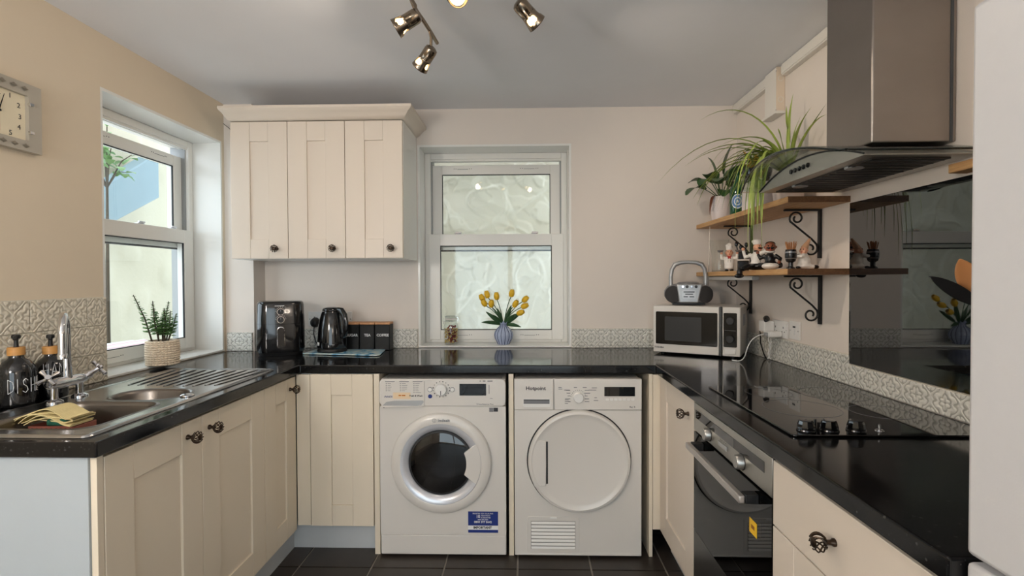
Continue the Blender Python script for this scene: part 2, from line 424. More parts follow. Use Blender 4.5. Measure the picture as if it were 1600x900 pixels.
def text(s, size, origin, xdir, ydir, mat, parent, name='lettering', align='CENTER', sx=1.0, depth=.0004, shear=0, bold=0, label=None):
    cu = bpy.data.curves.new(name, 'FONT'); cu.body = s; cu.size = size; cu.align_x = align; cu.align_y = 'CENTER'; cu.extrude = depth; cu.shear = shear; cu.offset = bold; cu.resolution_u = 2
    t = bpy.data.objects.new(name, cu); C.objects.link(t)
    dg = bpy.context.evaluated_depsgraph_get(); me = bpy.data.meshes.new_from_object(t.evaluated_get(dg)); bpy.data.objects.remove(t)
    me.transform(Matrix.Diagonal((sx, 1, 1, 1))); me.materials.clear(); me.materials.append(mat)
    x = Vector(xdir).normalized(); y = Vector(ydir).normalized()
    o = inst(name, me, basis(origin, x, y, x.cross(y)), parent)
    if label: o['label'] = label
    return o

XL, XR, YB, ZC, ZT = -1.724, 1.239, 3.0, 2.323, .908
YR = -2.2
# ================================================================== SETTING
def setting():
    # floor with individual tiles
    fl = structure('floor', MB().box(-1.95, YR-.15, -.06, 1.5, 3.15, -.006), floor_grout)
    me = meshdata('tile', MB().box(-.163, -.163, -.006, .163, .163, 0), slate_m, 0)
    for i in range(-4, 5):
        for j in range(-14, 3):
            cx, cy = -.038+.3345*(i+.5), 2.272+.3345*(j+.5)
            if XL+.05 < cx < XR-.05 and YR+.05 < cy < YB-.02:
                inst('tile', me, Matrix.Translation((cx, cy, 0)), fl)
    # ceiling
    structure('ceiling', MB().box(-2.0, YR-.15, ZC, 1.5, 3.3, ZC+.12), ceil_m)
    # left wall with window opening Y 2.026..2.85, z .908..2.105
    mb = MB(); T = -2.02; y0, y1, z0, z1 = 2.026, 2.85, .906, 2.105
    mb.box(T, YR-.15, 0, XL, y0, ZC).box(T, y1, 0, XL, 3.3, ZC).box(T, y0, z1, XL, y1, ZC).box(T, y0, 0, XL, y1, z0).box(T, YR-.15, ZC+.121, -1.95, 3.3, 5.0)  # tall outer slab: unseen upper storey added to block sky from the alley
    wl = structure('wall_left', mb, wall_warm_glow)
    # back wall with opening X -.636..0.275
    mb = MB(); x0, x1, z1 = -.636, .275, 2.113; T = 3.3
    mb.box(XL, YB, 0, x0, T, ZC).box(x1, YB, 0, 1.5, T, ZC).box(x0, YB, z1, x1, T, ZC).box(x0, YB, 0, x1, T, .906).box(-2.02, YB, ZC+.121, 1.5, T, 5.0)  # slab above the ceiling: unseen storey added to dim the yard
    wb = structure('wall_back', mb, wall_white)
    wr = structure('wall_right', MB().box(XR, YR-.15, 0, 1.5, YB, ZC), wall_white)
    mb = MB(); dx0, dx1, dz = -1.25, .75, 2.06   # unseen glazed doorway added behind the camera for frontal sky fill
    mb.box(XL, YR-.15, 0, dx0, YR, ZC).box(dx1, YR-.15, 0, XR, YR, ZC).box(dx0, YR-.15, dz, dx1, YR, ZC)
    structure('wall_rear', mb, wall_white)
    dr = structure('added_fill_door', MB().box(dx0, YR-.10, 0, dx0+.06, YR-.04, dz).box(dx1-.06, YR-.10, 0, dx1, YR-.04, dz).box(dx0, YR-.10, dz-.06, dx1, YR-.04, dz).box(dx0, YR-.10, 0, dx1, YR-.04, .09).box(-.29, YR-.10, .09, -.21, YR-.04, dz-.06), upvc)  # unseen door added so sky light fills from the front
    obj('pane', MB().box(dx0+.06, YR-.073, .09, -.29, YR-.067, dz-.06).box(-.21, YR-.073, .09, dx1-.06, YR-.067, dz-.06), pane_m, dr, smooth=0)
    # boxed-in corner beside the left window
    bx = structure('trim_1', MB().box(XL, 2.872, ZT, -1.56, YB, ZC), wall_white)
    # embossed tiles
    TW, TH = .2285, .1125
    def tilemesh(w, h, m): return meshdata('tile', MB().box(-w/2+.0012, -h/2+.0012, 0, w/2-.0012, h/2-.0012, .010), m, 0)
    cache = {}
    def tile(cx, cz, w, h, m, wall, mw_fn):
        k = (round(w, 3), round(h, 3), m.name)
        if k not in cache: cache[k] = tilemesh(w, h, m)
        o = inst('tile', cache[k], mw_fn(cx, cz), wall)
        b = o.modifiers.new('bevel', 'BEVEL'); b.width = .0012; b.segments = 1
        return o
    left = lambda cx, cz: basis((XL+.001, cx, cz), (0, 1, 0), (0, 0, 1), (1, 0, 0))
    back = lambda cx, cz: basis((cx, YB-.001, cz), (1, 0, 0), (0, 0, 1), (0, -1, 0))
    right = lambda cx, cz: basis((XR-.001, cx, cz), (0, -1, 0), (0, 0, 1), (-1, 0, 0))
    boxf = lambda cx, cz: basis((cx, 2.871, cz), (1, 0, 0), (0, 0, 1), (0, -1, 0))
    for row, (edge, zc) in enumerate(((1.935, .962), (1.816, 1.0705), (1.935, 1.183))):
        zc = ZT+.0565+row*.1135
        spans = [(edge, 2.028)]; y = edge
        while y > 1.2: spans.append((y-TW, y)); y -= TW
        for a, b in spans: tile((a+b)/2, zc, b-a, .1125, tile_warm, wl, left)
    obj('grout', MB().box(XL, 1.1, ZT, XL+.006, 2.028, ZT+.341), grout, wl)
    for x0, x1 in ((-1.56+.002, -1.33), (-1.33, -1.10), (-1.10, -.87), (-.87, -.64)): tile((x0+x1)/2, ZT+.0575, x1-x0, .113, tile_grey, wb, back)
    for x0, x1 in ((.277, .506), (.506, .735), (.735, .964), (.964, 1.19)): tile((x0+x1)/2, ZT+.0575, x1-x0, .113, tile_grey, wb, back)
    obj('grout', MB().box(-1.56, YB-.006, ZT, -.638, YB, ZT+.115), grout, wb)
    obj('grout', MB().box(.277, YB-.006, ZT, XR, YB, ZT+.115), grout, wb)
    tile(-1.641, ZT+.0545, .148, .107, tile_grey, bx, boxf)
    js = [2.985, 2.81, 2.58, 2.355, 2.132, 1.947]
    for a, b in zip(js[1:], js): tile((a+b)/2, ZT+.0575, b-a, .113, tile_grey, wr, right)
    js = [1.947, 1.727, 1.507, 1.287, 1.067, .85]
    for a, b in zip(js[1:], js): tile((a+b)/2, ZT+.0395, b-a, .077, tile_grey, wr, right)
    obj('grout', MB().box(XR-.006, .85, ZT, XR, 1.947, ZT+.079), grout, wr)
    obj('grout', MB().box(XR-.006, 1.947, ZT, XR, 2.99, ZT+.115), grout, wr)
    # plinths
    structure('baseboard_left', MB().box(-1.155, 1.29, 0, -1.139, 2.46, .128), plinth_m)
    structure('baseboard_back', MB().box(-1.139, 2.44, 0, -.72, 2.456, .134), plinth_m)
    structure('baseboard_right', MB().box(.70, .76, 0, .716, 2.44, .128), plinth_m)
setting()

# ---- windows -----------------------------------------------------
def window(name, tf, u0, u1, z0, z1, v0, lining, drop, latch_us):
    """sash window. tf(u, v, z): u along the wall, v outward from the inner wall face"""
    wo = bpy.data.objects.new(name, None); C.objects.link(wo); wo['kind'] = 'structure'
    wo.location = tf((u0+u1)/2, v0, z0)
    B = lambda: MB(tf)
    t = .012
    lin = B().box(u0, 0.001, z0, u0+t, v0, z1).box(u1-t, .001, z0, u1, v0, z1).box(u0+t, .001, z1-t, u1-t, v0, z1)
    obj('reveal_lining', lin, lining, wo, smooth=0)
    obj('sill', B().box(u0, -.004, z0+.001, u1, v0, z0+.013), gloss_white, wo, bevel=.003)
    a0, a1, zb, zt = u0+t, u1-t, z0+.013, z1-t
    fw = .036
    fr = B().box(a0, v0-.004, zb, a0+fw, v0+.10, zt).box(a1-fw, v0-.004, zb, a1, v0+.10, zt).box(a0+fw, v0-.004, zt-fw, a1-fw, v0+.10, zt).box(a0+fw, v0-.004, zb, a1-fw, v0+.10, zb+.030)
    obj('frame', fr, upvc, wo, bevel=.003)
    # head beads and dark tracks of the sliding sashes
    i0, i1, ib, it = a0+fw, a1-fw, zb+.030, zt-fw
    obj('head_bead', B().box(i0, v0+.004, it-.012, i1, v0+.014, it).box(i0, v0+.03, it-.010, i1, v0+.04, it), upvc, wo)
    obj('sash_track', B().box(i0, v0+.012, ib, i0+.006, v0+.096, it).box(i1-.006, v0+.012, ib, i1, v0+.096, it), pm('track_grey', (150, 152, 152), .45), wo)
    zm = ib+(it-ib)*.535
    def sash(nm, va, vb, za, zb_, side, top, bot, s0, s1):
        m = B().box(s0, va, za, s0+side, vb, zb_).box(s1-side, va, za, s1, vb, zb_).box(s0+side, va, zb_-top, s1-side, vb, zb_).box(s0+side, va, za, s1-side, vb, za+bot)
        so_ = obj(nm, m, upvc, wo, bevel=.0025)
        g = B().box(s0+side-.003, (va+vb)/2-.003, za+bot-.003, s1-side+.003, (va+vb)/2+.003, zb_-top+.003)
        obj('pane', g, pane_m, so_, smooth=0)
        gs = .004
        k = B().box(s0+side, va+.004, za+bot, s0+side+gs, va+.012, zb_-top).box(s1-side-gs, va+.004, za+bot, s1-side, va+.012, zb_-top).box(s0+side, va+.004, za+bot, s1-side, va+.012, za+bot+gs).box(s0+side, va+.004, zb_-top-gs, s1-side, va+.012, zb_-top)
        obj('gasket', k, rubber, so_)
        return so_
    lo = sash('lower_sash', v0-.016, v0+.026, ib-.012, zm+.05, .072, .072, .06, i0-.012, i1+.012)
    up = sash('upper_sash', v0+.034, v0+.074, zm-.046, it-drop, .062, .058, .076, i0+.004, i1-.004)
    obj('sash_shade_strip', B().box(i0+.006, v0+.040, zm-.054, i1-.006, v0+.068, zm-.0465), rubber, up)  # dark strip painting the shaded underside of the upper sash
    for u in latch_us:
        l = B().box(u-.022, v0+.0, zm+.05, u+.022, v0+.02, zm+.056).box(u-.016, v0-.004, zm+.056, u+.024, v0+.006, zm+.066)
        obj('latch', l, chrome, lo, bevel=.002)
    for s_, va, zz in ((lo, v0-.016, ib+.018), (up, v0+.034, it-drop-.022)):
        for u in (u0+(u1-u0)*.27, u0+(u1-u0)*.73):
            vv = B()
            for du in (-.055, -.043, .043, .055): vv.box(u+du-.002, va-.001, zz-.002, u+du+.002, va+.001, zz+.002)
            vv.box(u-.034, va-.0015, zz-.004, u+.034, va+.001, zz-.0025)
            obj('vent', vv, dark_grey, s_)
    return wo
window('window_1', lambda u, v, z: (XL-v, u, z), 2.026, 2.85, .908, 2.105, .165, gloss_white, .055, (2.45, 2.68))
window('window_2', lambda u, v, z: (u, YB+v, z), -.636, .275, .908, 2.113, .165, gloss_white, .030, (-.42, .06))

# ---- outside -----------------------------------------------------
def outside():
    def fn(u, v):
        x = -1.7+u*3.0; z = -.2+v*4.0
        p = Vector((x*2.1, z*2.1, 3.3))
        h = .035*noise.noise(p*1.3)+.05*abs(noise.noise(p*1.1+Vector((4, 1, 0))))
        q = Vector((x*3.2+.6*noise.noise(p), z*3.2, 1)); r = noise.noise(q)
        h += .016*max(0, min(1, (r-.05)*16))+.010*max(0, min(1, (noise.noise(q*1.9+Vector((0, 7, 0)))-.1)*18))+.008*max(0, min(1, (noise.noise(q*3.4+Vector((3, 0, 2)))-.12)*22))+.010*max(0, 1-abs(noise.noise(q*1.2+Vector((9, 2, 0))))*16)
        return (x, 3.85-h, z)
    m = MB().grid(fn, 400, 440)
    structure('wall_yard', m, trowel_m, smooth=80)
    def fn2(u, v):
        y = 3.42+u*2.6; z = -.2+v*(3.0+.9*u)
        p = Vector((y*1.6, z*1.6, 9)); h = .03*noise.noise(p)+.012*max(0, min(1, noise.noise(p*2)*8))
        return (-3.15+h, y, z)
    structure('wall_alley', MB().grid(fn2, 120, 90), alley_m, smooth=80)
    structure('floor_yard', MB().box(-6, -1, -.3, -2.02, 6, -.2).box(-2.02, 3.3, -.3, 4, 6, -.2), yard_stone)
    # lean-to roof of the outbuilding
    o = MB().prism([(3.30, 1.86), (4.0, 2.34), (4.0, 1.98), (3.30, 1.60)], 'x', -3.05, -2.93)
    obj('lean_to_roof', o, slate_blue, label='pale blue sloping roof side outside the left window', cat='roof', bevel=.01)
    # shrub leaves at the top
    sh = thing('shrub', 'light green leafy shrub seen through the left window near its top', 'shrub', (-2.62, 3.12, -.2))
    random.seed(3)
    me = [meshdata('leaf', MB().grid(lambda u, v: ((u-.5)*.05*math.sin(PI*(v*.92+.04)), v*.075, .012*math.sin(PI*v)), 2, 5), leaf_mid, 60) for _ in range(1)][0]
    st = MB(); st.tube([(-2.62, 3.12, -.2), (-2.64, 3.13, 1.0), (-2.62, 3.12, 1.92)], [.02, .014, .007], 8)
    for k in range(9):
        a = random.uniform(0, 2*PI); e = Vector((-2.62+.18*math.cos(a), 3.12+.22*math.sin(a), 2.10+random.uniform(-.08, .2)))
        st.tube([(-2.62, 3.12, 1.9), (Vector((-2.62, 3.12, 1.95))+e)/2+Vector((0, 0, .03)), e], [.006, .004, .002], 5)
        for q in range(7):
            p = Vector((-2.62, 3.12, 1.95)).lerp(e, .35+.1*q)
            mt = Matrix.Translation(p) @ Matrix.Rotation(random.uniform(0, 6.28), 4, 'Z') @ Matrix.Rotation(random.uniform(-.6, .9), 4, 'X')
            inst('leaf', me, mt, sh)
    obj('stem', st, stem_m, sh)
    # ledge with striped cloth
    structure('trim_2', MB().box(-2.42, 1.7, .86, -2.03, 3.2, .93), pink_cloth)
    def fc(u, v): return (-2.38+u*.33, 1.9+v*1.1, .948+.006*math.sin(u*22+v*3))
    cl = MB().grid(fc, 30, 20); obj('striped_cloth', cl, stripe_m, label='white and pink striped cloth lying on the ledge outside the left window', cat='cloth', smooth=70)
    cl_o = bpy.data.objects['striped_cloth']; sm = cl_o.modifiers.new('thick', 'SOLIDIFY'); sm.thickness = .008
outside()

# ================================================================== CABINETS
# cage knob: stem + twisted wires + end cap, axis +z of its own frame
def knob_mesh():
    m = MB()
    m.ring([(.0085, 0), (.0085, .004), (.0055, .008), (.0055, .017), (.008, .020)], n=12)
    for k in range(9):
        pts = []
        for i in range(9):
            t = i/8; r = .0065+.0125*math.sin(PI*(.05+.80*t))**.9; a = 2*PI*k/9+1.3*t
            pts.append((r*math.cos(a), r*math.sin(a), .019+.026*t))
        m.tube(pts, .00165, 5)
    m.ring([(.0, .0475), (.006, .047), (.0105, .0445), (.0105, .0425), (0, .042)], n=14)
    return meshdata('knob', m, bronze, 40)
KNOB = knob_mesh()
def door_mb(tf, w, h, stile=.098, t=.02, rail=None):
    """shaker door in (u, v=outward from carcass, z) with u 0..w, z 0..h"""
    rail = rail or stile; e = .0006
    m = MB(tf)
    m.box(0, 0, 0, stile, t, h).box(w-stile, 0, 0, w, t, h)
    m.box(stile+e, 0, 0, w-stile-e, t-.0004, rail).box(stile+e, 0, h-rail, w-stile-e, t-.0004, h)
    m.box(stile, 0, rail, w-stile, t-.008, h-rail)
    return m
def cabinet(name, label, group=None, loc=(0,0,0)): return thing(name, label, 'cabinet', loc, 0, group)

def left_cabinets():
    F = -1.099; body = -1.12
    tfL = lambda y0, z0: (lambda u, v, z: (F-.02+v, y0+u, z0+z))
    facing = lambda y, z: basis((F, y, z), (0, 1, 0), (0, 0, 1), (1, 0, 0))
    c = cabinet('base_cabinet', 'cream double sink cabinet under the draining board, with two bronze knobs', loc=(-1.4, 1.69, 0))
    obj('carcass', MB().box(-1.70, 1.284, .13, body, 1.30, .868).box(-1.70, 2.079, .13, body, 2.094, .868).box(-1.70, 1.30, .13, body, 2.079, .146).box(-1.70, 1.30, .146, -1.69, 2.079, .70), grey_panel, c)
    for y0, y1, ky in ((1.285, 1.681, 1.609), (1.684, 2.093, 1.722)):
        d = obj('door', door_mb(tfL(y0, .117), y1-y0, .738), cream, c, bevel=.0015)
        inst('knob', KNOB, facing(ky, .805), d)
    c = cabinet('base_cabinet', 'narrow cream corner base cabinet beside the sink, its knob near the inner corner', loc=(-1.4, 2.25, 0))
    obj('carcass', MB().box(-1.70, 2.097, .13, body, 2.98, .868), grey_panel, c)
    d = obj('door', door_mb(tfL(2.097, .117), 2.385-2.097, .738, stile=.095), cream, c, bevel=.0015)
    inst('knob', KNOB, facing(2.325, .805), d)
    e = obj('end_panel', MB().box(-1.72, 1.256, 0, -1.118, 1.272, .868), grey_panel, label='pale grey end panel closing the near end of the sink run', cat='panel', bevel=.001)
    obj('corner_post', MB().box(-1.117, 1.262, 0, -1.100, 1.2825, .866), cream, label='thin cream strip between the grey end panel and the sink cabinet door', cat='post', bevel=.001)
left_cabinets()
def back_cabinets():
    YF = 2.385
    c = cabinet('base_cabinet', 'cream base cabinet in the back corner left of the washing machine, without a knob', loc=(-.88, 2.7, 0))
    obj('carcass', MB().box(-1.08, 2.407, .135, -.724, 2.98, .868), grey_panel, c)
    obj('corner_post', MB().box(-1.0965, 2.388, .135, -1.032, 2.406, .862), cream, c, bevel=.001)
    tf = lambda u, v, z: (-1.029+u, YF+.02-v, .134+z)
    obj('door', door_mb(tf, .302, .730, stile=.1), cream, c, bevel=.0015)
    for x0, x1, lab in ((-.722, -.696, 'upright cream panel left of the washing machine'), (-.079, -.056, 'upright cream panel between the washing machine and the tumble dryer'), (.582, .598, 'upright cream panel right of the tumble dryer')):
        obj('side_panel', MB().box(x0, YF, 0, x1, 2.96, .866), cream, label=lab, cat='panel', bevel=.001)
back_cabinets()
def right_cabinets():
    F = .6335
    tf = lambda y1, z0: (lambda u, v, z: (F+.02-v, y1-u, z0+z))
    facing = lambda y, z: basis((F, y, z), (0, -1, 0), (0, 0, 1), (-1, 0, 0))
    c = cabinet('base_cabinet', 'cream corner base cabinet between the tumble dryer and the oven', loc=(.95, 2.2, 0))
    obj('carcass', MB().box(.655, 1.912, .13, 1.22, 2.98, .868), grey_panel, c)
    obj('corner_post', MB().box(.600, 2.386, .13, .634, 2.402, .864).box(.634, 2.386, .13, .652, 2.44, .864), cream, c, bevel=.001)
    d = obj('door', door_mb(tf(2.384, .13), 2.384-1.913, .732, stile=.1), cream2, c, bevel=.0015)  # more neutral foil here stands in for daylight on the right run
    inst('knob', KNOB, facing(1.972, .79), d)
    c = cabinet('drawer_cabinet', 'cream drawer cabinet beside the fridge, with one large bronze knob', loc=(.95, 1.02, 0))
    obj('carcass', MB().box(.655, .76, .13, 1.22, 1.305, .868), grey_panel, c)
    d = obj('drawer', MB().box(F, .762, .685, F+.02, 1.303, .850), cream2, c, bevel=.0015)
    inst('knob', KNOB, facing(1.045, .772), d)
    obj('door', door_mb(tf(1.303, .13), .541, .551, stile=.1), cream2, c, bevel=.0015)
right_cabinets()
def wall_cabinet():
    x0, x1, z0, z1, yf = -1.558, -.640, 1.427, 2.155, 2.65
    c = cabinet('wall_cabinet', 'ivory three-door wall cabinet with a cornice above the air fryer and kettle', loc=((x0+x1)/2, 2.83, z0))
    obj('carcass', MB().box(x0+.002, yf+.022, z0, x1, 2.995, z1), gloss_white, c, bevel=.001)
    facing = lambda x, z: basis((x, yf, z), (1, 0, 0), (0, 0, 1), (0, -1, 0))
    w_ = (x1-x0)/3
    for k, kx in enumerate((-1.312, -1.006, -.699)):
        tf = lambda u, v, z, a=x0+k*w_+.0015: (a+u, yf+.02-v, z0+.002+z)
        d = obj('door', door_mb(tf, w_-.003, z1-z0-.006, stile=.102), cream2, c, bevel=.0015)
        inst('knob', KNOB, facing(kx, 1.48), d)
    # cornice, mitred at the right-hand corner
    prof = [(0, 0), (.012, .004), (.026, .018), (.04, .034), (.056, .044), (.060, .050), (.060, .062), (0, .062)]
    m = MB(); n = len(prof)
    path = [((x0, yf), (-.5, -1)), ((x1, yf), (1, -1)), ((x1, 2.995), (1, 0))]
    vs = [(p[0]+d[0]*o, p[1]+d[1]*o, z1+h) for p, d in path for o, h in prof]
    fs = [(s*n+i, s*n+(i+1) % n, (s+1)*n+(i+1) % n, (s+1)*n+i) for s in range(2) for i in range(n)]+[tuple(range(n)), tuple(range(2*n, 3*n))]
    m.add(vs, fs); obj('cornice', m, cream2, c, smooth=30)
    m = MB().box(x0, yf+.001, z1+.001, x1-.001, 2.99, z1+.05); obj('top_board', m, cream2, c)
    # loose wire beside the cabinet
    pts = [(-1.70, 2.83, 2.20), (-1.66, 2.82, 2.17), (-1.635, 2.815, 2.14), (-1.605, 2.80, 2.11), (-1.588, 2.79, 2.05), (-1.586, 2.79, 1.8), (-1.586, 2.80, 1.5)]
    obj('wire', MB().tube(pts, .0018, 5), black_matt, label='thin dark wire hanging between the left window and the wall cabinet', cat='wire')
wall_cabinet()

def worktop():
    outer = [(XL+.012, 1.237), (-1.079, 1.237), (-1.079, 2.386), (.6125, 2.386), (.6125, .742), (1.228, .742), (1.228, 2.988), (-1.558, 2.988), (-1.558, 2.858), (XL+.012, 2.858)]
    hole = [(-1.52, 1.325), (-1.17, 1.325), (-1.17, 1.85), (-1.52, 1.85)]
    me = bpy.data.meshes.new('worktop'); bm = bmesh.new(); ed = []
    for loop in (outer, hole):
        vs = [bm.verts.new((x, y, ZT)) for x, y in loop]; ed += [bm.edges.new((vs[i], vs[(i+1) % len(vs)])) for i in range(len(vs))]
    bmesh.ops.triangle_fill(bm, edges=ed, use_beauty=True)
    g = bmesh.ops.extrude_face_region(bm, geom=bm.faces[:])
    bmesh.ops.translate(bm, verts=[v for v in g['geom'] if isinstance(v, bmesh.types.BMVert)], vec=(0, 0, -.040))
    bmesh.ops.recalc_face_normals(bm, faces=bm.faces)
    bm.to_mesh(me); bm.free(); me.materials.append(granite_m)
    o = bpy.data.objects.new('worktop', me); C.objects.link(o)
    tag(o, 'black speckled worktop running round three walls of the kitchen', 'worktop')
    b = o.modifiers.new('bevel', 'BEVEL'); b.width = .0045; b.segments = 3; b.limit_method = 'ANGLE'; b.angle_limit = math.radians(60)
worktop()

# ================================================================== SINK, TAP
def sink():
    z = ZT+.001
    s = thing('sink', 'stainless steel one and a half bowl sink with ribbed drainer', 'sink', (-1.36, 1.76, z))
    def bowl_loop(x0, y0, x1, y1, r): return rrect(x0, y0, x1, y1, r, 8)
    b1 = (-1.505, 1.335, -1.19, 1.632, .055); b2 = (-1.44, 1.662, -1.195, 1.832, .083)
    deck = rrect(-1.602, 1.272, -1.132, 2.255, .02, 4)
    bm = bmesh.new(); ed = []
    for loop in (deck, bowl_loop(*b1), bowl_loop(*b2)):
        vs = [bm.verts.new((x, y, z+.004)) for x, y in loop]; ed += [bm.edges.new((vs[i], vs[(i+1) % len(vs)])) for i in range(len(vs))]
    bmesh.ops.triangle_fill(bm, edges=ed, use_beauty=True)
    me = bpy.data.meshes.new('deck'); bmesh.ops.recalc_face_normals(bm, faces=bm.faces); bm.to_mesh(me); bm.free(); me.materials.append(sink_steel)
    inst('deck', me, Matrix(), s)
    m = MB(); n = len(deck)
    grow = lambda d: rrect(-1.602-d, 1.272-d, -1.132+d, 2.255+d, .02+d, 4)
    inn = rrect(-1.602+.012, 1.272+.012, -1.132-.012, 2.255-.012, .012, 4)
    inn2 = rrect(-1.602+.018, 1.272+.018, -1.132-.018, 2.255-.018, .010, 4)
    loops = [[(x, y, z) for x, y in grow(.003)], [(x, y, z+.0045) for x, y in grow(.0)], [(x, y, z+.0075) for x, y in rrect(-1.602+.006, 1.272+.006, -1.132-.006, 2.255-.006, .016, 4)], [(x, y, z+.0042) for x, y in inn]]
    for a, b in zip(loops, loops[1:]): m.add(a+b, [(i, (i+1) % n, n+(i+1) % n, n+i) for i in range(n)])
    obj('rim', m, sink_steel, s, smooth=80)
    for nm, (x0, y0, x1, y1, r), dp in (('main_bowl', b1, .16), ('half_bowl', b2, .12)):
        m = MB(); L = []
        for k, (ins, d) in enumerate(((-.010, .0042), (-.006, .0062), (0, .004), (.004, -.008), (.010, -dp*.8), (.022, -dp*.95), (.05, -dp))):
            L.append([(x, y, z+d) for x, y in rrect(x0+ins, y0+ins, x1-ins, y1-ins, max(.02, r-ins*.5), 8)])
        n = len(L[0])
        for a, b in zip(L, L[1:]): m.add(a+b, [(i, (i+1) % n, n+(i+1) % n, n+i) for i in range(n)])
        m.add(L[-1], [tuple(range(n))])
        o = obj(nm, m, bowl_steel, s, smooth=60)
        cx, cy = (x0+x1)/2, (y0+y1)/2
        obj('drain', MB().ring([(.0, 0), (.012, .001), (.03, .003), (.034, .0015), (.036, 0)], (cx, cy, z-dp+.0005), n=24), chrome, o)
    # drainer ribs fanning towards the half bowl
    for k in range(10):
        x = -1.545+k*.0415; dx = (x+1.34)*.10
        y0 = 1.885 if abs(x+1.32) < .1 else 1.90-.0
        m = MB().tube([(x-dx, y0, z+.004), (x-dx*.8, y0+.02, z+.0062), (x+dx, 2.20, z+.0062), (x+dx*1.1, 2.222, z+.004)], .0042, 8, flat=.55)
        obj('drainer_rib', m, sink_steel, s)
    # plug of the half bowl lying on the deck
    p = MB().ring([(0, .006), (.018, .006), (.022, .003), (.022, 0), (0, 0)], (-1.172, 1.72, z+.0055), n=24)
    obj('sink_plug', p, chrome, label='small chrome sink plug lying on the rim beside the half bowl', cat='plug')
sink()
def mixer_tap():
    t = thing('mixer_tap', 'chrome swan-neck mixer tap with two cross handles behind the sink', 'tap', (-1.555, 1.67, .914))
    X = -1.553; zb = .975
    obj('bridge', MB().tube([(X, 1.605, zb), (X, 1.635, zb), (X, 1.705, zb), (X, 1.735, zb)], [.015, .019, .019, .015], 16), chrome, t)
    for y, s in ((1.622, -1), (1.718, 1)):
        m = MB().tube([(X, y, zb), (X, y, .945), (X, y, .921)], [.011, .011, .012], 14)
        m.ring([(.024, 0), (.024, .004), (.016, .010), (.012, .012)], (X, y, .9135), n=20); obj('leg', m, chrome, t)
    # spout
    d = Vector((.62, -.78, 0)).normalized(); pts = [Vector((X, 1.67, zb)), Vector((X, 1.67, 1.05)), Vector((X, 1.67, 1.13))]
    R = .062
    for k in range(1, 13):
        a = PI*k/12*1.0; pts.append(Vector((X, 1.67, 1.14))+d*(R-R*math.cos(a))+Vector((0, 0, R*math.sin(a))))
    pts.append(pts[-1]+Vector((0, 0, -.05))); pts.append(pts[-1]+Vector((0, 0, -.02)))
    obj('spout', MB().tube(pts, [.016, .0125, .0115]+[.0115]*13+[.0125], 16), chrome, t)
    obj('nozzle', MB().ring([(.0135, 0), (.0135, .014), (.0115, .017)], pts[-1]-Vector((0, 0, .004)), n=18), chrome, t)
    for y, s in ((1.605, -1), (1.735, 1)):
        ax = Vector((.55, s*.62, .55)).normalized(); o = Vector((X, y, zb)); e = o+ax*.05
        hd = obj('handle', MB().tube([o, o+ax*.02, o+ax*.03, e, e+ax*.012], [.012, .014, .009, .009, .008], 14), chrome, t)
        u = ax.orthogonal().normalized(); v = ax.cross(u)
        m = MB()
        for q in (u, -u, v, -v):
            c = e+ax*.002; m.tube([c+q*.004, c+q*.014, c+q*.024, c+q*.030, c+q*.033], [.005, .0045, .0065, .0075, .004], 10)
        obj('cross_head', m, chrome, hd)
mixer_tap()
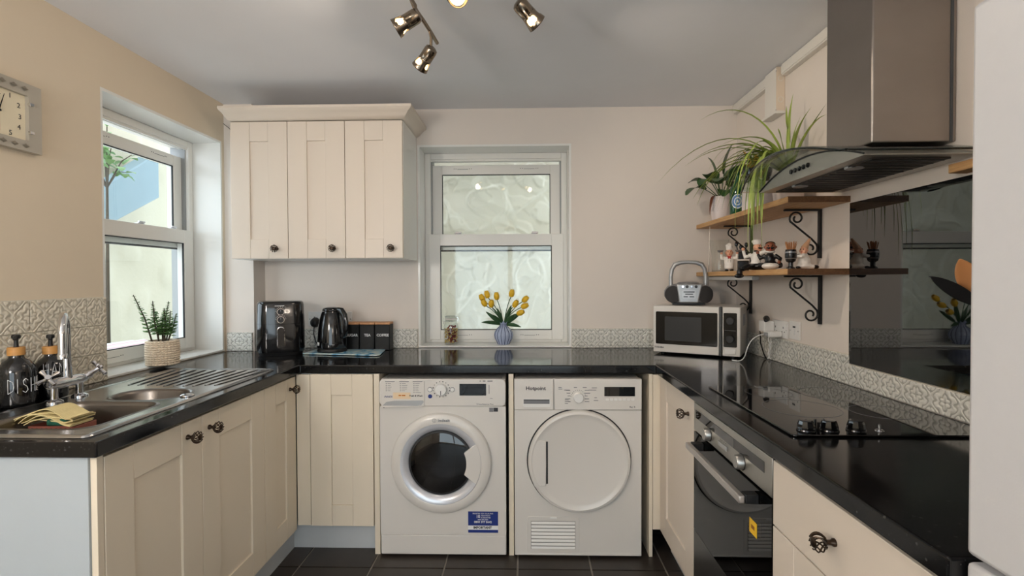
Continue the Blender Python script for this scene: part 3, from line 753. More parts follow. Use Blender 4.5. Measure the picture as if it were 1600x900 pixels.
def soap_bottle(x, y, s, word, label, sx, lz):
    t = thing('soap_bottle', label, 'bottle', (x, y, ZT), group='black pump bottles behind the sink')
    h = lambda r, z: (r*s, ZT+.0005+z*s)
    prof = [h(.0, .0), h(.036, 0), (.041*s, ZT+.004*s), (.043*s, ZT+.012*s), (.043*s, ZT+.095*s), (.040*s, ZT+.112*s), (.030*s, ZT+.128*s), (.019*s, ZT+.136*s), (.017*s, ZT+.140*s), (.017*s, ZT+.150*s), (0, ZT+.150*s)]
    obj('body', MB().ring(prof, (x, y, 0), n=36), black_gloss, t, smooth=50)
    obj('collar', MB().ring([(.0, .146), (.0225, .146), (.0225, .170), (.021, .172), (0, .172)], (x, y, ZT+.146*s-.146), n=28), cork, t)
    zc = ZT+.146*s+.026
    d = Vector((.64, -.77, 0))
    m = MB().ring([(.007, 0), (.006, .012), (.006, .026), (.011, .028), (.012, .036), (.010, .040), (0, .040)], (x, y, zc), n=16)
    p = Vector((x, y, zc+.034)); m.tube([p, p+d*.02, p+d*.032+Vector((0, 0, -.002)), p+d*.036+Vector((0, 0, -.008))], [.0055, .005, .0045, .004], 10)
    obj('pump', m, black_matt, t)
    # hand-drawn capitals wrapped round the bottle
    n = Vector((-x, -y, 0)).normalized()
    strokes = {'D': [[(0,0),(0,1)],[(0,1),(.42,.8),(.5,.5),(.42,.2),(0,0)]], 'I': [[(0,0),(0,1)]], 'S': [[(.5,.85),(.28,1),(.05,.85),(.1,.6),(.4,.42),(.48,.18),(.25,0),(0,.14)]],
               'H': [[(0,0),(0,1)],[(.5,0),(.5,1)],[(0,.45),(.5,.5)]], 'E': [[(.45,0),(0,0),(0,1),(.45,1)],[(0,.5),(.38,.5)]], 'A': [[(0,0),(.27,1),(.55,0)],[(.1,.35),(.45,.35)]],
               'N': [[(0,0),(0,1),(.5,0),(.5,1)]]}
    wd = {'I': .16}; H = .040*s; u = 0; m = MB(); segs = []
    for ch in word:
        for st in strokes[ch]: segs.append([(u+a, b) for a, b in st])
        u += wd.get(ch, .55)+.26
    R = .0434*s; tot = u-.26; a_n = math.atan2(n.y, n.x)
    for st in segs:
        pts = []
        for (a, b), (a2, b2) in zip(st, st[1:]+[st[-1]]):
            for q in ((0, .5) if (a, b) != (a2, b2) else (0,)):
                uu = a+(a2-a)*q; vv = b+(b2-b)*q; an = a_n+(uu-tot/2+sx)*H*.62/R
                pts.append((x+R*math.cos(an), y+R*math.sin(an), ZT+lz*s+vv*H))
        m.tube(pts, .0007, 5)
    obj('lettering', m, print_white, t, label='white hand-drawn capitals')
soap_bottle(-1.655, 1.60, 1.14, 'DISHES', 'black pump bottle reading DISHES with bamboo collar, left of the tap', 1.35, .042)
soap_bottle(-1.648, 1.712, 1.06, 'HANDS', 'black pump bottle reading HAND with bamboo collar, behind the tap spout', 1.15, .078)
def caddy():
    c = thing('sink_caddy', 'copper pink perforated caddy sitting in the main sink bowl', 'caddy', (-1.40, 1.48, .75))
    x0, x1, y0, y1 = -1.475, -1.33, 1.455, 1.53
    m = MB().box(x0, y0, .856, x1, y0+.003, .884).box(x0, y1-.003, .856, x1, y1, .884).box(x0, y0, .856, x0+.003, y1, .884).box(x1-.003, y0, .856, x1, y1, .884).box(x0, y0, .854, x1, y1, .857)
    obj('basket', m, copper, c, bevel=.001)
    h = MB()
    for k in range(9):
        for j in range(2): h.ring([(0, 0), (.0035, 0)], (x0+.014+k*.0145, y0-.0004, .864+j*.012), '-y', 10)
    obj('hole', h, dark_grey, c)
    lg = MB()
    for x in (x0+.01, x1-.01):
        for y in (y0+.01, y1-.01): lg.tube([(x, y, .855), (x, y, .754)], .003, 6)
    obj('leg', lg, copper, c)
    # folded cloth
    m = MB()
    for k in range(6):
        zz = .888+k*.0046
        def fn(u, v, zz=zz, k=k): return (x0-.004+u*.145-.006*k*(1-u), y0-.008+v*.078+.006*math.sin(u*5+k), zz+.016*math.sin(PI*min(1, u*1.15))*(1+.12*k)+.0035*math.sin(u*10+k*1.7)-.004*(1-u)*k*.5)
        t_ = MB(); t_.grid(fn, 18, 6)
        n0 = len(t_.v); t_.v += [v+Vector((0, 0, .0030)) for v in t_.v]; t_.f += [tuple(i+n0 for i in f) for f in t_.f]
        nu = 19
        bd = [i for i in range(nu)]+[j*nu+18 for j in range(1, 7)]+[6*nu+i for i in range(17, -1, -1)]+[j*nu for j in range(5, 0, -1)]
        t_.f += [(bd[i], bd[(i+1) % len(bd)], bd[(i+1) % len(bd)]+n0, bd[i]+n0) for i in range(len(bd))]
        m.add([tuple(v) for v in t_.v], t_.f)
    obj('dishcloth', m, cloth_y, label='folded cream cloth lying on the copper caddy in the sink', cat='cloth', smooth=60)
    obj('scourer', MB().box(-1.415, y0-.006, .886, -1.355, y0+.05, .906), sponge_g, label='dark green scourer poking out below the folded cloth', cat='sponge', bevel=.006, segs=3)
caddy()

# ================================================================== PLANT ON LEFT SILL
def sill_plant():
    x, y, z = -1.700, 2.325, .922
    t = thing('potted_succulent', 'leggy green succulent in a woven cream pot on the left window sill', 'plant', (x, y, z))
    R, H, nr, nc = .061, .114, 11, 30
    def fn(u, v):
        a = 2*PI*u; row = v*nr; k = math.floor(row)
        b = .0075*abs(math.sin(PI*row))**.7*abs(math.sin(PI*nc*u))**.7
        r = R*(1+.05*math.sin(PI*v))+b
        return (x+r*math.cos(a), y+r*math.sin(a), z+H*v)
    m = MB().grid(fn, nc*6, nr*6)
    m.ring([(R-.006, H), (R-.006, H-.02)], (x, y, z), n=40, cap=False); m.ring([(R, H), (R-.006, H)], (x, y, z), n=40, cap=False); m.ring([(0, .0), (R, .0)], (x, y, z), n=40)
    obj('pot', m, woven_m, t, smooth=60)
    obj('soil', MB().ring([(0, H-.012), (R-.005, H-.016)], (x, y, z), n=24), soil, t)
    random.seed(11)
    lm = MB(); me = None
    stems = [(-.128, -.07, .215), (-.045, -.02, .185), (-.03, -.045, .17), (.0, .02, .15), (.02, -.01, .14), (.035, .03, .135), (.045, .0, .18), (.075, .03, .12)]
    for k, (dy, dx, hh) in enumerate(stems):
        b = Vector((x+dx*.25, y+dy*.3, z+H-.014)); e = Vector((x+dx*.5, y+dy, z+H+hh))
        mid = b.lerp(e, .5)+Vector((0, .010*(1 if k % 2 else -1)*(-1 if dy < 0 else 1), .006))
        pts = [b.lerp(mid, q/4) if q < 4 else mid.lerp(e, (q-4)/4) for q in range(9)]
        obj('stem', MB().tube(pts, [.0042-.0003*q for q in range(9)], 6), stem_m, t)
        lv = MB(); n = 23
        for q in range(n):
            s = .22+.78*q/n; p = pts[min(7, int(s*8))].lerp(pts[min(8, int(s*8)+1)], s*8-int(s*8))
            for sd_ in (0, PI):
                a = q*1.57+sd_+random.uniform(-.3, .3); L = .031*max(.16, 1.2-1.1*s)+.005+random.uniform(-.003, .003)
                d = Vector((math.cos(a), math.sin(a), random.uniform(-.1, .6))).normalized()
                sv = d.cross(Vector((0, 0, 1))).normalized()*L*.42; nn = sv.cross(d).normalized()*L*.12
                lv.add([p, p+d*L*.5+sv, p+d*L, p+d*L*.5-sv, p+d*L*.5+nn, p+d*L*.5-nn*.5], [(0, 1, 4), (1, 2, 4), (2, 3, 4), (3, 0, 4), (0, 5, 1), (1, 5, 2), (2, 5, 3), (3, 5, 0)])
        obj('leaves', lv, leaf_mid, t, kind='stuff', smooth=0)
sill_plant()

# ================================================================== WORKTOP ITEMS, BACK LEFT
def air_fryer():
    cx, cy = -1.352, 2.765
    t = thing('air_fryer', 'tall black air fryer with two dials in the left back corner', 'air fryer', (cx, cy, ZT))
    def body(z0, z1, sc0, sc1, extra=()):
        m = MB(); L = []
        for z, s in ((z0, sc0), (z1, sc1))+tuple(extra):
            L.append([(cx+px*s, cy+py*s, z) for px, py in rrect(-.121, -.118, .121, .118, .062, 8)])
        n = len(L[0])
        for a, b in zip(L, L[1:]): m.add(a+b, [(i, (i+1) % n, n+(i+1) % n, n+i) for i in range(n)])
        m.add(L[0], [tuple(range(n))]); m.add(L[-1], [tuple(range(n))])
        return m
    obj('base', body(ZT+.001, ZT+.02, .88, .93), black_matt, t)
    obj('basket', body(ZT+.020, ZT+.040, .965, 1.0, ((ZT+.172, .99),)), black_gloss, t, smooth=50)
    obj('housing', body(ZT+.1735, ZT+.20, .99, .985, ((ZT+.272, .965), (ZT+.286, .94), (ZT+.292, .89))), black_gloss, t, smooth=50)
    yf = cy-.118
    for z in (ZT+.238, ZT+.196):
        k = obj('dial', MB().ring([(0, .014), (.014, .014), (.0155, .012), (.016, 0), (0, 0)], (cx, yf+.002, z), '-y', 24), black_matt, t)
        obj('dial_ring', MB().ring([(.0155, .0), (.0185, 0), (.0185, .007), (.0155, .007), (.0155, 0)], (cx, yf+.001, z), '-y', 28), chrome, k)
        tick = MB()
        for q in range(9):
            a = PI*(.05+.9*q/8); tick.box(cx+.025*math.cos(a)-.0012, yf+.0005-.002, z+.025*math.sin(a)-.0012, cx+.025*math.cos(a)+.0012, yf+.002, z+.025*math.sin(a)+.0012)
        obj('dial_marks', tick, print_white, t)
        obj('pointer', MB().box(cx-.0012, yf-.0135, z+.002, cx+.0012, yf-.011, z+.012), print_grey, k)
    h = obj('handle', MB().prism(rrect(cx-.0165, ZT+.045, cx+.0165, ZT+.157, .0164, 8), 'y', yf-.016, yf+.003), black_gloss, t, bevel=.003)
    n_ = rrect(cx-.0195, ZT+.042, cx+.0195, ZT+.160, .0194, 8); i_ = rrect(cx-.0155, ZT+.046, cx+.0155, ZT+.156, .0154, 8); n = len(n_)
    m = MB(); m.add([(x, yf-.017, z) for x, z in n_]+[(x, yf-.0185, z) for x, z in i_]+[(x, yf-.006, z) for x, z in n_], [(i, (i+1) % n, n+(i+1) % n, n+i) for i in range(n)]+[(i, (i+1) % n, 2*n+(i+1) % n, 2*n+i) for i in range(n)])
    obj('handle_ring', m, chrome, t)
    m = MB()
    for k in range(9): m.box(cx-.028+k*.0052, yf-.0005, ZT+.2675, cx-.0245+k*.0052, yf+.004, ZT+.2715)
    obj('logo', m, print_white, t)
    obj('rating_label', MB().box(cx+.018, yf-.0003, ZT+.262, cx+.028, yf+.004, ZT+.264), print_grey, t)
    t.rotation_euler.z = .45   # turned to face the room
air_fryer()
def kettle():
    cx, cy = -1.080, 2.80
    t = thing('kettle', 'glossy black cordless kettle standing on the blue patterned board', 'kettle', (cx, cy, ZT+.008))
    z = ZT+.0085
    obj('power_base', MB().ring([(0, 0), (.078, 0), (.080, .006), (.076, .018), (0, .02)], (cx, cy, z), n=36), black_matt, t)
    b = obj('body', MB().ring([(0, .021), (.078, .021), (.080, .030), (.079, .06), (.074, .12), (.066, .18), (.057, .212), (.052, .224), (0, .229)], (cx, cy, z), n=40), black_gloss, t, smooth=50)
    obj('lid', MB().ring([(.052, .2275), (.050, .236), (.044, .243), (.02, .247), (0, .248)], (cx+.0, cy, z), n=36), black_gloss, t, smooth=60)
    d = Vector((-.55, .83, 0)); p = Vector((cx, cy, z))
    obj('spout', MB().tube([p+d*.05+Vector((0, 0, .165)), p+d*.074+Vector((0, 0, .19)), p+d*.085+Vector((0, 0, .212)), p+d*.086+Vector((0, 0, .216))], [.03, .022, .013, .010], 14), black_gloss, t, smooth=60)
    hd = Vector((.90, -.44, 0))
    pts = [p+hd*.045+Vector((0, 0, .232)), p+hd*.075+Vector((0, 0, .228)), p+hd*.096+Vector((0, 0, .205)), p+hd*.106+Vector((0, 0, .165)), p+hd*.105+Vector((0, 0, .125)), p+hd*.094+Vector((0, 0, .095)), p+hd*.076+Vector((0, 0, .085))]
    obj('handle', MB().tube(pts, [.012, .014, .013, .012, .012, .012, .010], 12, flat=1.3), black_gloss, t, smooth=60)
    R = .0803
    def patch(a0, a1, z0, z1, nm, mt, r=R):
        m = MB().grid(lambda u, v: (cx+r*math.cos(a0+(a1-a0)*u), cy+r*math.sin(a0+(a1-a0)*u), z+z0+(z1-z0)*v), 8, 1)
        o = obj(nm, m, mt, t, smooth=60); s_ = o.modifiers.new('thick', 'SOLIDIFY'); s_.thickness = .001; return o
    patch(-2.62, -2.2, .038, .056, 'brand_label', print_white)
    patch(-1.25, -1.05, .042, .046, 'rating_print', print_grey)
    obj('water_window', MB().tube([p+Vector((-.0758, .0, .085)), p+Vector((-.0725, .0, .15))], .006, 8), silver_plastic, t)
kettle()
def canisters():
    z = ZT+.0005; y0, y1 = 2.885, 2.968; wd = .088
    data = (('SUGAR', -1.000, 'black square canister reading SUGAR, half hidden behind the kettle'), ('TEA', -.911, 'black square canister reading TEA, middle one of the row'), ('COFFEE', -.822, 'black square canister reading COFFEE, at the right end of the row'))
    for word, x, lab in data:
        t = thing('canister', lab, 'canister', (x, (y0+y1)/2, z), group='storage canisters beside the kettle')
        obj('tin', MB().box(x-wd/2+.001, y0, z, x+wd/2-.001, y1, z+.148), pm('canister_black', (11, 11, 12), .45, spec=.3), t, bevel=.003)
        obj('lid', MB().box(x-wd/2+.0012, y0+.001, z+.1485, x+wd/2-.0012, y1, z+.160), canister_wood, t, bevel=.002)
        text(word, .021 if word != 'COFFEE' else .0205, (x+.003, y0-.0005, z+.087), (1, 0, 0), (0, 0, 1), print_white, t, sx=1.0, bold=.0004, label='white capitals')
canisters()
def worktop_board():
    p = [(-1.213, 2.722), (-.792, 2.658), (-.775, 2.672), (-.80, 2.872), (-.815, 2.882), (-1.185, 2.915), (-1.202, 2.905)]
    t = thing('chopping_board', 'glass worktop board with a blue and white pattern under the kettle', 'board', (-1.0, 2.79, ZT))
    obj('glass_top', MB().prism(p, 'z', ZT+.003, ZT+.0078), board_m, t, bevel=.0015)
    ft = MB()
    for x, y in ((-1.18, 2.74), (-.82, 2.69), (-.83, 2.85), (-1.17, 2.89)): ft.ring([(0, 0), (.008, 0), (.008, .003), (0, .003)], (x, y, ZT+.0002), n=12)
    obj('foot', ft, rubber, t)
worktop_board()
def socket(name_label, tfm, w, h, gangs, fused=False):
    """plate in local frame: x right, y up, z out"""
    t = thing('wall_socket' if not fused else 'fused_switch', name_label, 'socket')
    t.matrix_basis = tfm
    obj('face_plate', MB().box(-w/2, -h/2, .001, w/2, h/2, .010), white_plastic, t, local=True, bevel=.002)
    if fused:
        obj('rocker', MB().box(-.008, -.018, .010, .008, .006, .014), white_plastic, t, local=True, bevel=.002)
        obj('indicator', MB().box(-.010, .012, .010, .010, .020, .0115), dark_grey, t, local=True)
    else:
        for k in range(gangs):
            cx = -w/2+w*(k+.5)/gangs
            hl = MB().box(cx-.003, .004, .0095, cx+.003, .013, .0104).box(cx-.015, -.014, .0095, cx-.008, -.009, .0104).box(cx+.008, -.014, .0095, cx+.015, -.009, .0104)
            obj('pin_hole', hl, dark_grey, t, local=True)
            obj('rocker', MB().box(cx+(-.030 if k == 0 else .020), .012, .010, cx+(-.020 if k == 0 else .030), .030, .0135), white_plastic, t, local=True, bevel=.001)
    for sx in (-1, 1): obj('screw', MB().ring([(0, .0006), (.003, .0003), (.003, 0)], (sx*(w/2-.010), -.002, .0101), n=10), chrome, t, local=True)
    return t
def back_sockets():
    B = lambda x, z: basis((x, YB, z), (1, 0, 0), (0, 0, 1), (0, -1, 0))
    socket('white double wall socket behind the air fryer and kettle', B(-1.222, 1.083), .148, .086, 2)
    socket('white wall socket showing between the kettle and the canisters', B(-1.075, 1.083), .086, .086, 1)
    t = thing('plug', 'black mains plug in the socket left of the kettle', 'plug', (-1.250, 2.985, 1.06))
    obj('plug_body', MB().ring([(0, .038), (.014, .038), (.022, .030), (.026, .012), (.026, 0), (0, 0)], (-1.250, 2.9885, 1.062), '-y', 24, sy=1.15), black_matt, t, smooth=60)
    m = MB().tube([(-1.25, 2.965, 1.045), (-1.25, 2.955, 1.0), (-1.235, 2.945, .955), (-1.215, 2.942, .922), (-1.20, 2.935, .9145), (-1.215, 2.925, .9125)], .0032, 8); obj('cord', m, black_matt, t)
back_sockets()

# ================================================================== BACK SILL ITEMS
def jar():
    x, y, z = -.452, 3.075, .9215
    t = thing('glass_jar', 'clip-top glass jar of dried red petals on the back window sill', 'jar', (x, y, z))
    obj('glass', MB().ring([(0, .002), (.040, .002), (.044, .008), (.044, .108), (.040, .122), (.034, .132), (.034, .148), (.036, .150)], (x, y, z), n=36, cap=False), clear_glass, t, smooth=50)
    obj('lid', MB().ring([(.0, .156), (.034, .156), (.036, .160), (.036, .166), (.03, .172), (0, .173)], (x, y, z), n=32), clear_glass, t, smooth=50)
    obj('seal', MB().ring([(.034, .150), (.0375, .151), (.0375, .155), (.034, .156)], (x, y, z), n=32), pot_white, t)
    m = MB()
    for zz in (.140, .168): m.tube([(x+.0375*math.cos(a), y+.0375*math.sin(a), z+zz) for a in [2*PI*k/24 for k in range(25)]], .0015, 6)
    m.tube([(x+.04, y-.004, z+.14), (x+.046, y-.004, z+.153), (x+.038, y-.004, z+.168)], .0015, 6); m.tube([(x-.04, y, z+.14), (x-.045, y, z+.12), (x-.044, y, z+.16)], .0015, 6)
    obj('wire_clip', m, chrome, t)
    random.seed(5)
    m = MB()
    for k in range(130):
        a, r = random.uniform(0, 2*PI), .026*math.sqrt(random.random()); zz = random.uniform(.012, .112)
        m.ball((x+.004+r*math.cos(a), y+r*math.sin(a), z+zz), (.006, .006, .0045), 6, 4)
    obj('petals', m, red_petals, t, kind='stuff', smooth=40)
    m = MB()
    for k in range(150):
        a, r = random.uniform(0, 2*PI), random.uniform(.034, .038); zz = random.uniform(.008, .098)
        m.ball((x+r*math.cos(a), y+r*math.sin(a), z+zz), (.0042, .0042, .004), 5, 3)
    obj('grains', m, oat_m, t, kind='stuff', smooth=40)
jar()
VX, VY, VZ = -.131, 3.072, .9215
def vase():
    x, y, z = VX, VY, VZ
    t = thing('glass_vase', 'small pale blue ribbed glass vase on the back window sill', 'vase', (x, y, z))
    prof = [(.034, 0), (.040, .012), (.052, .035), (.056, .055), (.053, .072), (.040, .092), (.024, .106), (.020, .116), (.021, .124), (.030, .135)]
    def fn(u, v):
        i = v*(len(prof)-1); k = min(int(i), len(prof)-2); f_ = i-k; r = prof[k][0]*(1-f_)+prof[k+1][0]*f_; h = prof[k][1]*(1-f_)+prof[k+1][1]*f_
        a = 2*PI*u; r *= 1+.05*abs(math.sin(7*a))
        if v > .93: h += .006*math.sin(7*a); r *= 1+.12*math.sin(7*a)
        return (x+r*math.cos(a), y+r*math.sin(a), z+h)
    m = MB().grid(fn, 84, 36); m.ring([(0, 0), (.034, 0)], (x, y, z), n=24)
    obj('body', m, vase_m, t, smooth=70)
    for k in range(14):
        a = 2*PI*k/14; pts = [(x+(r*1.002+.0006)*math.cos(a), y+(r*1.002+.0006)*math.sin(a), z+h) for r, h in prof[:-1]]
        obj('rib', MB().tube(pts, .0018, 5), vase_rib, t)
vase()
def tulips():
    # (dx, z of bloom centre, dy, tilt)
    data = [(-.128, 1.200, -.01, -.5, 'outermost left yellow tulip of the bunch, upper of two overlapping blooms'), (-.100, 1.219, .02, -.3, 'yellow tulip with pointed petals, second from the left and highest on the left side'),
            (-.114, 1.170, -.03, -.45, 'yellow tulip at the left edge hanging just below the outermost bloom'), (-.071, 1.166, -.045, .1, 'yellow tulip facing the room low on the left side of the bunch'),
            (-.042, 1.209, .01, -.1, 'yellow tulip standing upright left of the middle of the bunch'), (.050, 1.226, .0, .2, 'tallest yellow tulip, right of the middle of the bunch'),
            (.072, 1.165, -.04, .5, 'yellow tulip low in the right half, next to the middle gap'), (.130, 1.190, .02, .85, 'topmost yellow tulip at the right edge of the bunch'),
            (.126, 1.152, -.02, 1.15, 'yellow tulip lying nearly sideways at the right edge, below the topmost one'), (.101, 1.113, -.045, 1.2, 'lowest yellow tulip of the bunch, on the right')]
    random.seed(21)
    m = MB()
    # bloom: six overlapping petals
    for lay in range(2):
        for k in range(3):
            a0 = 2*PI*k/3+lay*PI/3
            def fn(u, v, a0=a0, lay=lay):
                a = a0+(u-.5)*2.0*(1-.25*v); r = (.0185-.0012*lay)*math.sin(PI*(.16+.60*v)**.9)*(1-.12*v)
                tip = (1-abs(2*u-1)**2)*.007*v
                return (r*math.cos(a), r*math.sin(a), -.019+.040*v+tip)
            m.grid(fn, 8, 8)
    bloom = meshdata('bloom', m, tulip_y, 70)
    for i, (dx, zb, dy, tilt, lab) in enumerate(data):
        t = thing('tulip', lab, 'flower', (VX, VY, VZ+.01), group='yellow tulips in the glass vase')
        e = Vector((VX+dx, VY+dy, zb)); ax = Vector((math.sin(tilt), -.35 if dy < -.02 else -.05, math.cos(tilt))).normalized()
        b = Vector((VX+dx*.06, VY+dy*.1, VZ+.03)); nk = Vector((VX+dx*.09, VY+dy*.12, VZ+.135))
        s0 = e-ax*.018
        pts = [b, nk]+[nk*(1-q)**2+2*q*(1-q)*(nk*.4+s0*.6+Vector((-dx*.15, 0, .015)))+s0*q*q for q in (.2, .4, .6, .8, 1)]
        obj('stem', MB().tube(pts, .0026, 7), leaf_tulip, t)
        x = ax.orthogonal().normalized(); x = Matrix.Rotation(i*1.3, 3, ax) @ x
        mw_ = basis(e, x, ax.cross(x), ax)
        inst('bloom', bloom, mw_, t)
        # leaf
        if i in (0, 2, 3, 4, 5, 6, 7, 9):
            L = {5: .12, 4: .10, 0: .115, 2: .12, 9: .10, 7: .12}.get(i, .10); dirx = Vector((dx*(.72 if i not in (2, 9) else 1.0), dy-.012, (zb-nk.z)*(.62 if i not in (2, 9) else .42))).normalized()
            side = dirx.cross(Vector((0, 1, 0))).normalized()
            def fl(u, v): 
                p = nk+Vector((0, 0, -.02))+dirx*L*v*1.15+Vector((0, 0, -.03*v*v if i in (2, 9) else -.008*v*v))
                return p+side*(u-.5)*.024*math.sin(PI*(v*.93+.05))**.8+Vector((0, .005*(2*u-1)**2, 0))
            o = obj('leaf', MB().grid(fl, 4, 9), leaf_tulip, t, smooth=70)
tulips()

# ================================================================== APPLIANCES
def washing_machine():
    x0, x1, yf, z0, z1 = -.687, -.092, 2.36, .012, .848
    t = thing('washing_machine', 'white front-loading washing machine with a dark round door, left of the dryer', 'washer', ((x0+x1)/2, 2.6, 0))
    U = lambda px: x0+(px-594.5)/195.5*.595
    Z = lambda py: .012+(868-py)/274.6*.836
    zs = Z(635.5); zk = Z(836.8)
    a0, a1, b1 = x0+.002, x1-.002, z1-.004
    m = MB().box(a0, yf+.021, .03, a0+.012, 2.90, b1).box(a1-.012, yf+.021, .03, a1, 2.90, b1).box(a0+.012, yf+.021, .03, a1-.012, 2.90, .05).box(a0+.012, yf+.021, b1-.02, a1-.012, 2.90, b1).box(a0+.012, 2.88, .05, a1-.012, 2.90, b1-.02)
    obj('body', m, white_app, t, bevel=.003)
    gx, gz = U(690.2)-.002, Z(723.2)+.002
    bm = bmesh.new(); ed = []
    for loop in (rrect(x0, zk+.0015, x1, zs-.001, .004, 3), [(gx+.16*math.cos(2*PI*k/48), gz+.16*math.sin(2*PI*k/48)) for k in range(48)]):
        vs = [bm.verts.new((x, yf, z)) for x, z in loop]; ed += [bm.edges.new((vs[i], vs[(i+1) % len(vs)])) for i in range(len(vs))]
    bmesh.ops.triangle_fill(bm, edges=ed, use_beauty=True)
    g = bmesh.ops.extrude_face_region(bm, geom=bm.faces[:]); bmesh.ops.translate(bm, verts=[v for v in g['geom'] if isinstance(v, bmesh.types.BMVert)], vec=(0, .02, 0))
    bmesh.ops.recalc_face_normals(bm, faces=bm.faces); me = bpy.data.meshes.new('front_panel'); bm.to_mesh(me); bm.free(); me.materials.append(white_app)
    fp = inst('front_panel', me, Matrix(), t); b = fp.modifiers.new('bevel', 'BEVEL'); b.width = .004; b.segments = 2; b.limit_method = 'ANGLE'; b.angle_limit = math.radians(60)
    obj('kick_panel', MB().box(x0, yf+.004, z0, x1, yf+.02, zk-.001), white_app, t, bevel=.005, segs=3)
    ft = MB()
    for x in (x0+.05, x1-.05):
        for y in (yf+.08, 2.85): ft.ring([(0, 0), (.02, 0), (.018, .03), (0, .03)], (x, y, .0005), n=12)
    obj('foot', ft, black_matt, t)
    obj('control_panel', MB().prism(rrect(x0, zs, x1, z1, .022, 6), 'y', yf-.006, yf+.02), white_app, t, bevel=.004, segs=3)
    dr = obj('detergent_drawer', MB().prism(rrect(U(597.5), Z(636), U(665), Z(595.5), .008, 4), 'y', yf-.010, yf), white_app, t, bevel=.002)
    # scooped grip of the drawer
    m = MB().prism([(U(600), Z(634)), (U(606), Z(628.5)), (U(618), Z(626.8)), (U(663), Z(626)), (U(664), Z(629)), (U(660), Z(633)), (U(652), Z(634.5))], 'y', yf-.0112, yf-.0095)
    obj('drawer_grip', m, silver_plastic, dr)
    m = MB().prism([(U(600), Z(635.5)), (U(650), Z(635.5)), (U(660), Z(633.5)), (U(664.5), Z(628)), (U(665), Z(632)), (U(660), Z(636)), (U(600), Z(636.5))], 'y', yf-.0125, yf-.0095)
    obj('grip_lip', m, white_app, dr)
    # programme dial
    cx, cz = U(691), Z(609)
    k = obj('dial', MB().ring([(0, .022), (.024, .022), (.027, .018), (.028, .0), (0, 0)], (cx, yf-.006, cz), '-y', 32), white_plastic, t, smooth=40)
    obj('pointer', MB().box(cx-.0012, yf-.0292, cz-.024, cx+.0015, yf-.027, cz-.004), print_dark, k)
    m = MB()
    for q in range(16):
        a = 2*PI*q/16+.2
        m.ring([(0, 0), (.0028 if q % 2 else .0022, 0)], (cx+.039*math.cos(a), yf-.0072, cz+.036*math.sin(a)), '-y', 8)
    obj('dial_marks', m, print_dark, t)
    for px, py, mt, r in ((673.5, 609.5, white_plastic, .010), (708, 609.5, white_plastic, .010), (673.5, 620, print_blue, .0095)):
        b = obj('button', MB().ring([(0, .004), (r-.001, .004), (r, .002), (r, 0), (0, 0)], (U(px), yf-.006, Z(py)), '-y', 20), mt, t)
        if mt is white_plastic: obj('button_ring', MB().ring([(r, 0), (r+.0014, 0), (r+.0014, .0026), (r, .0026)], (U(px), yf-.006, Z(py)), '-y', 20), print_grey, b)
    obj('display', MB().box(U(719), yf-.0075, Z(618.5), U(760), yf-.004, Z(600.5)), black_glass, t)
    m = MB()
    for px, py in ((723.5, 603), (723, 609.5), (723, 616), (756, 603), (756, 609.5), (753, 616.5), (757, 616.5)): m.ring([(0, 0), (.0022, 0)], (U(px), yf-.0078, Z(py)), '-y', 8)
    obj('display_marks', m, print_grey, t)
    # small programme list, too fine to read
    m = MB(); random.seed(4)
    for cx_, n in ((605, 5), (627, 5), (648, 6)):
        m.box(U(cx_-1), yf-.0106, Z(597.6), U(cx_+14), yf-.0096, Z(596.4))
        for q in range(n):
            m.box(U(cx_+.2), yf-.0106, Z(600.6+q*2.8), U(cx_+1.6), yf-.0096, Z(599.4+q*2.8)); m.box(U(cx_+3), yf-.0106, Z(600.4+q*2.8), U(cx_+7+random.random()*5), yf-.0096, Z(599.8+q*2.8))
    m.box(U(764), yf-.0066, Z(616), U(765), yf-.0056, Z(602)); m.box(U(766), yf-.0066, Z(623.5), U(770), yf-.0056, Z(622.8))
    obj('programme_print', m, print_grey, t, kind='stuff')
    yt = yf-.0106
    text('INNEX', .013, (U(609), yt, Z(620.5)), (1, 0, 0), (0, 0, 1), print_blue, t, shear=.25)
    text('Push & Wash', .0115, (U(652), yt, Z(619)), (1, 0, 0), (0, 0, 1), print_dark, t, bold=.0002)
    obj('rating_print', MB().box(U(750), yf-.0066, Z(596.9), U(752), yf-.0056, Z(595.7)).box(U(755), yf-.0066, Z(596.9), U(759), yf-.0056, Z(595.7)).box(U(762), yf-.0066, Z(596.9), U(770), yf-.0056, Z(595.7)), print_dark, t)
    text('WaterBalance Plus', .0105, (U(758), yf-.0066, Z(632)), (1, 0, 0), (0, 0, 1), print_grey, t)
    obj('sticker', MB().box(U(616.5), yf-.0109, Z(623.8), U(643.5), yf-.0096, Z(614)), sticker_orange, t)
    obj('sticker_print', MB().box(U(625), yf-.0112, Z(619.3), U(629), yf-.0105, Z(617.5)).box(U(630), yf-.0112, Z(619.3), U(635.5), yf-.0105, Z(617.5)), pm('orange_print', (196, 120, 40), .6), t)
    m = MB().box(U(764.5), yf-.0006, Z(644.5), U(771), yf+.001, Z(638)).box(U(600), yf-.0006, Z(638.8), U(602), yf+.001, Z(637))
    obj('care_label', m, print_grey, t); obj('care_label', MB().box(U(771.3), yf-.0006, Z(644), U(778), yf+.001, Z(638)), print_dark, t)
    # door
    cx, cz = U(690.2), Z(723.2)
    d = obj('door', MB().ring([(.236, .0), (.237, .010), (.232, .020), (.222, .026), (.196, .030), (.190, .028), (.190, .0), (.236, 0)], (cx, yf, cz), '-y', 96), white_app, t, smooth=30)
    gx, gz = U(687), Z(719)
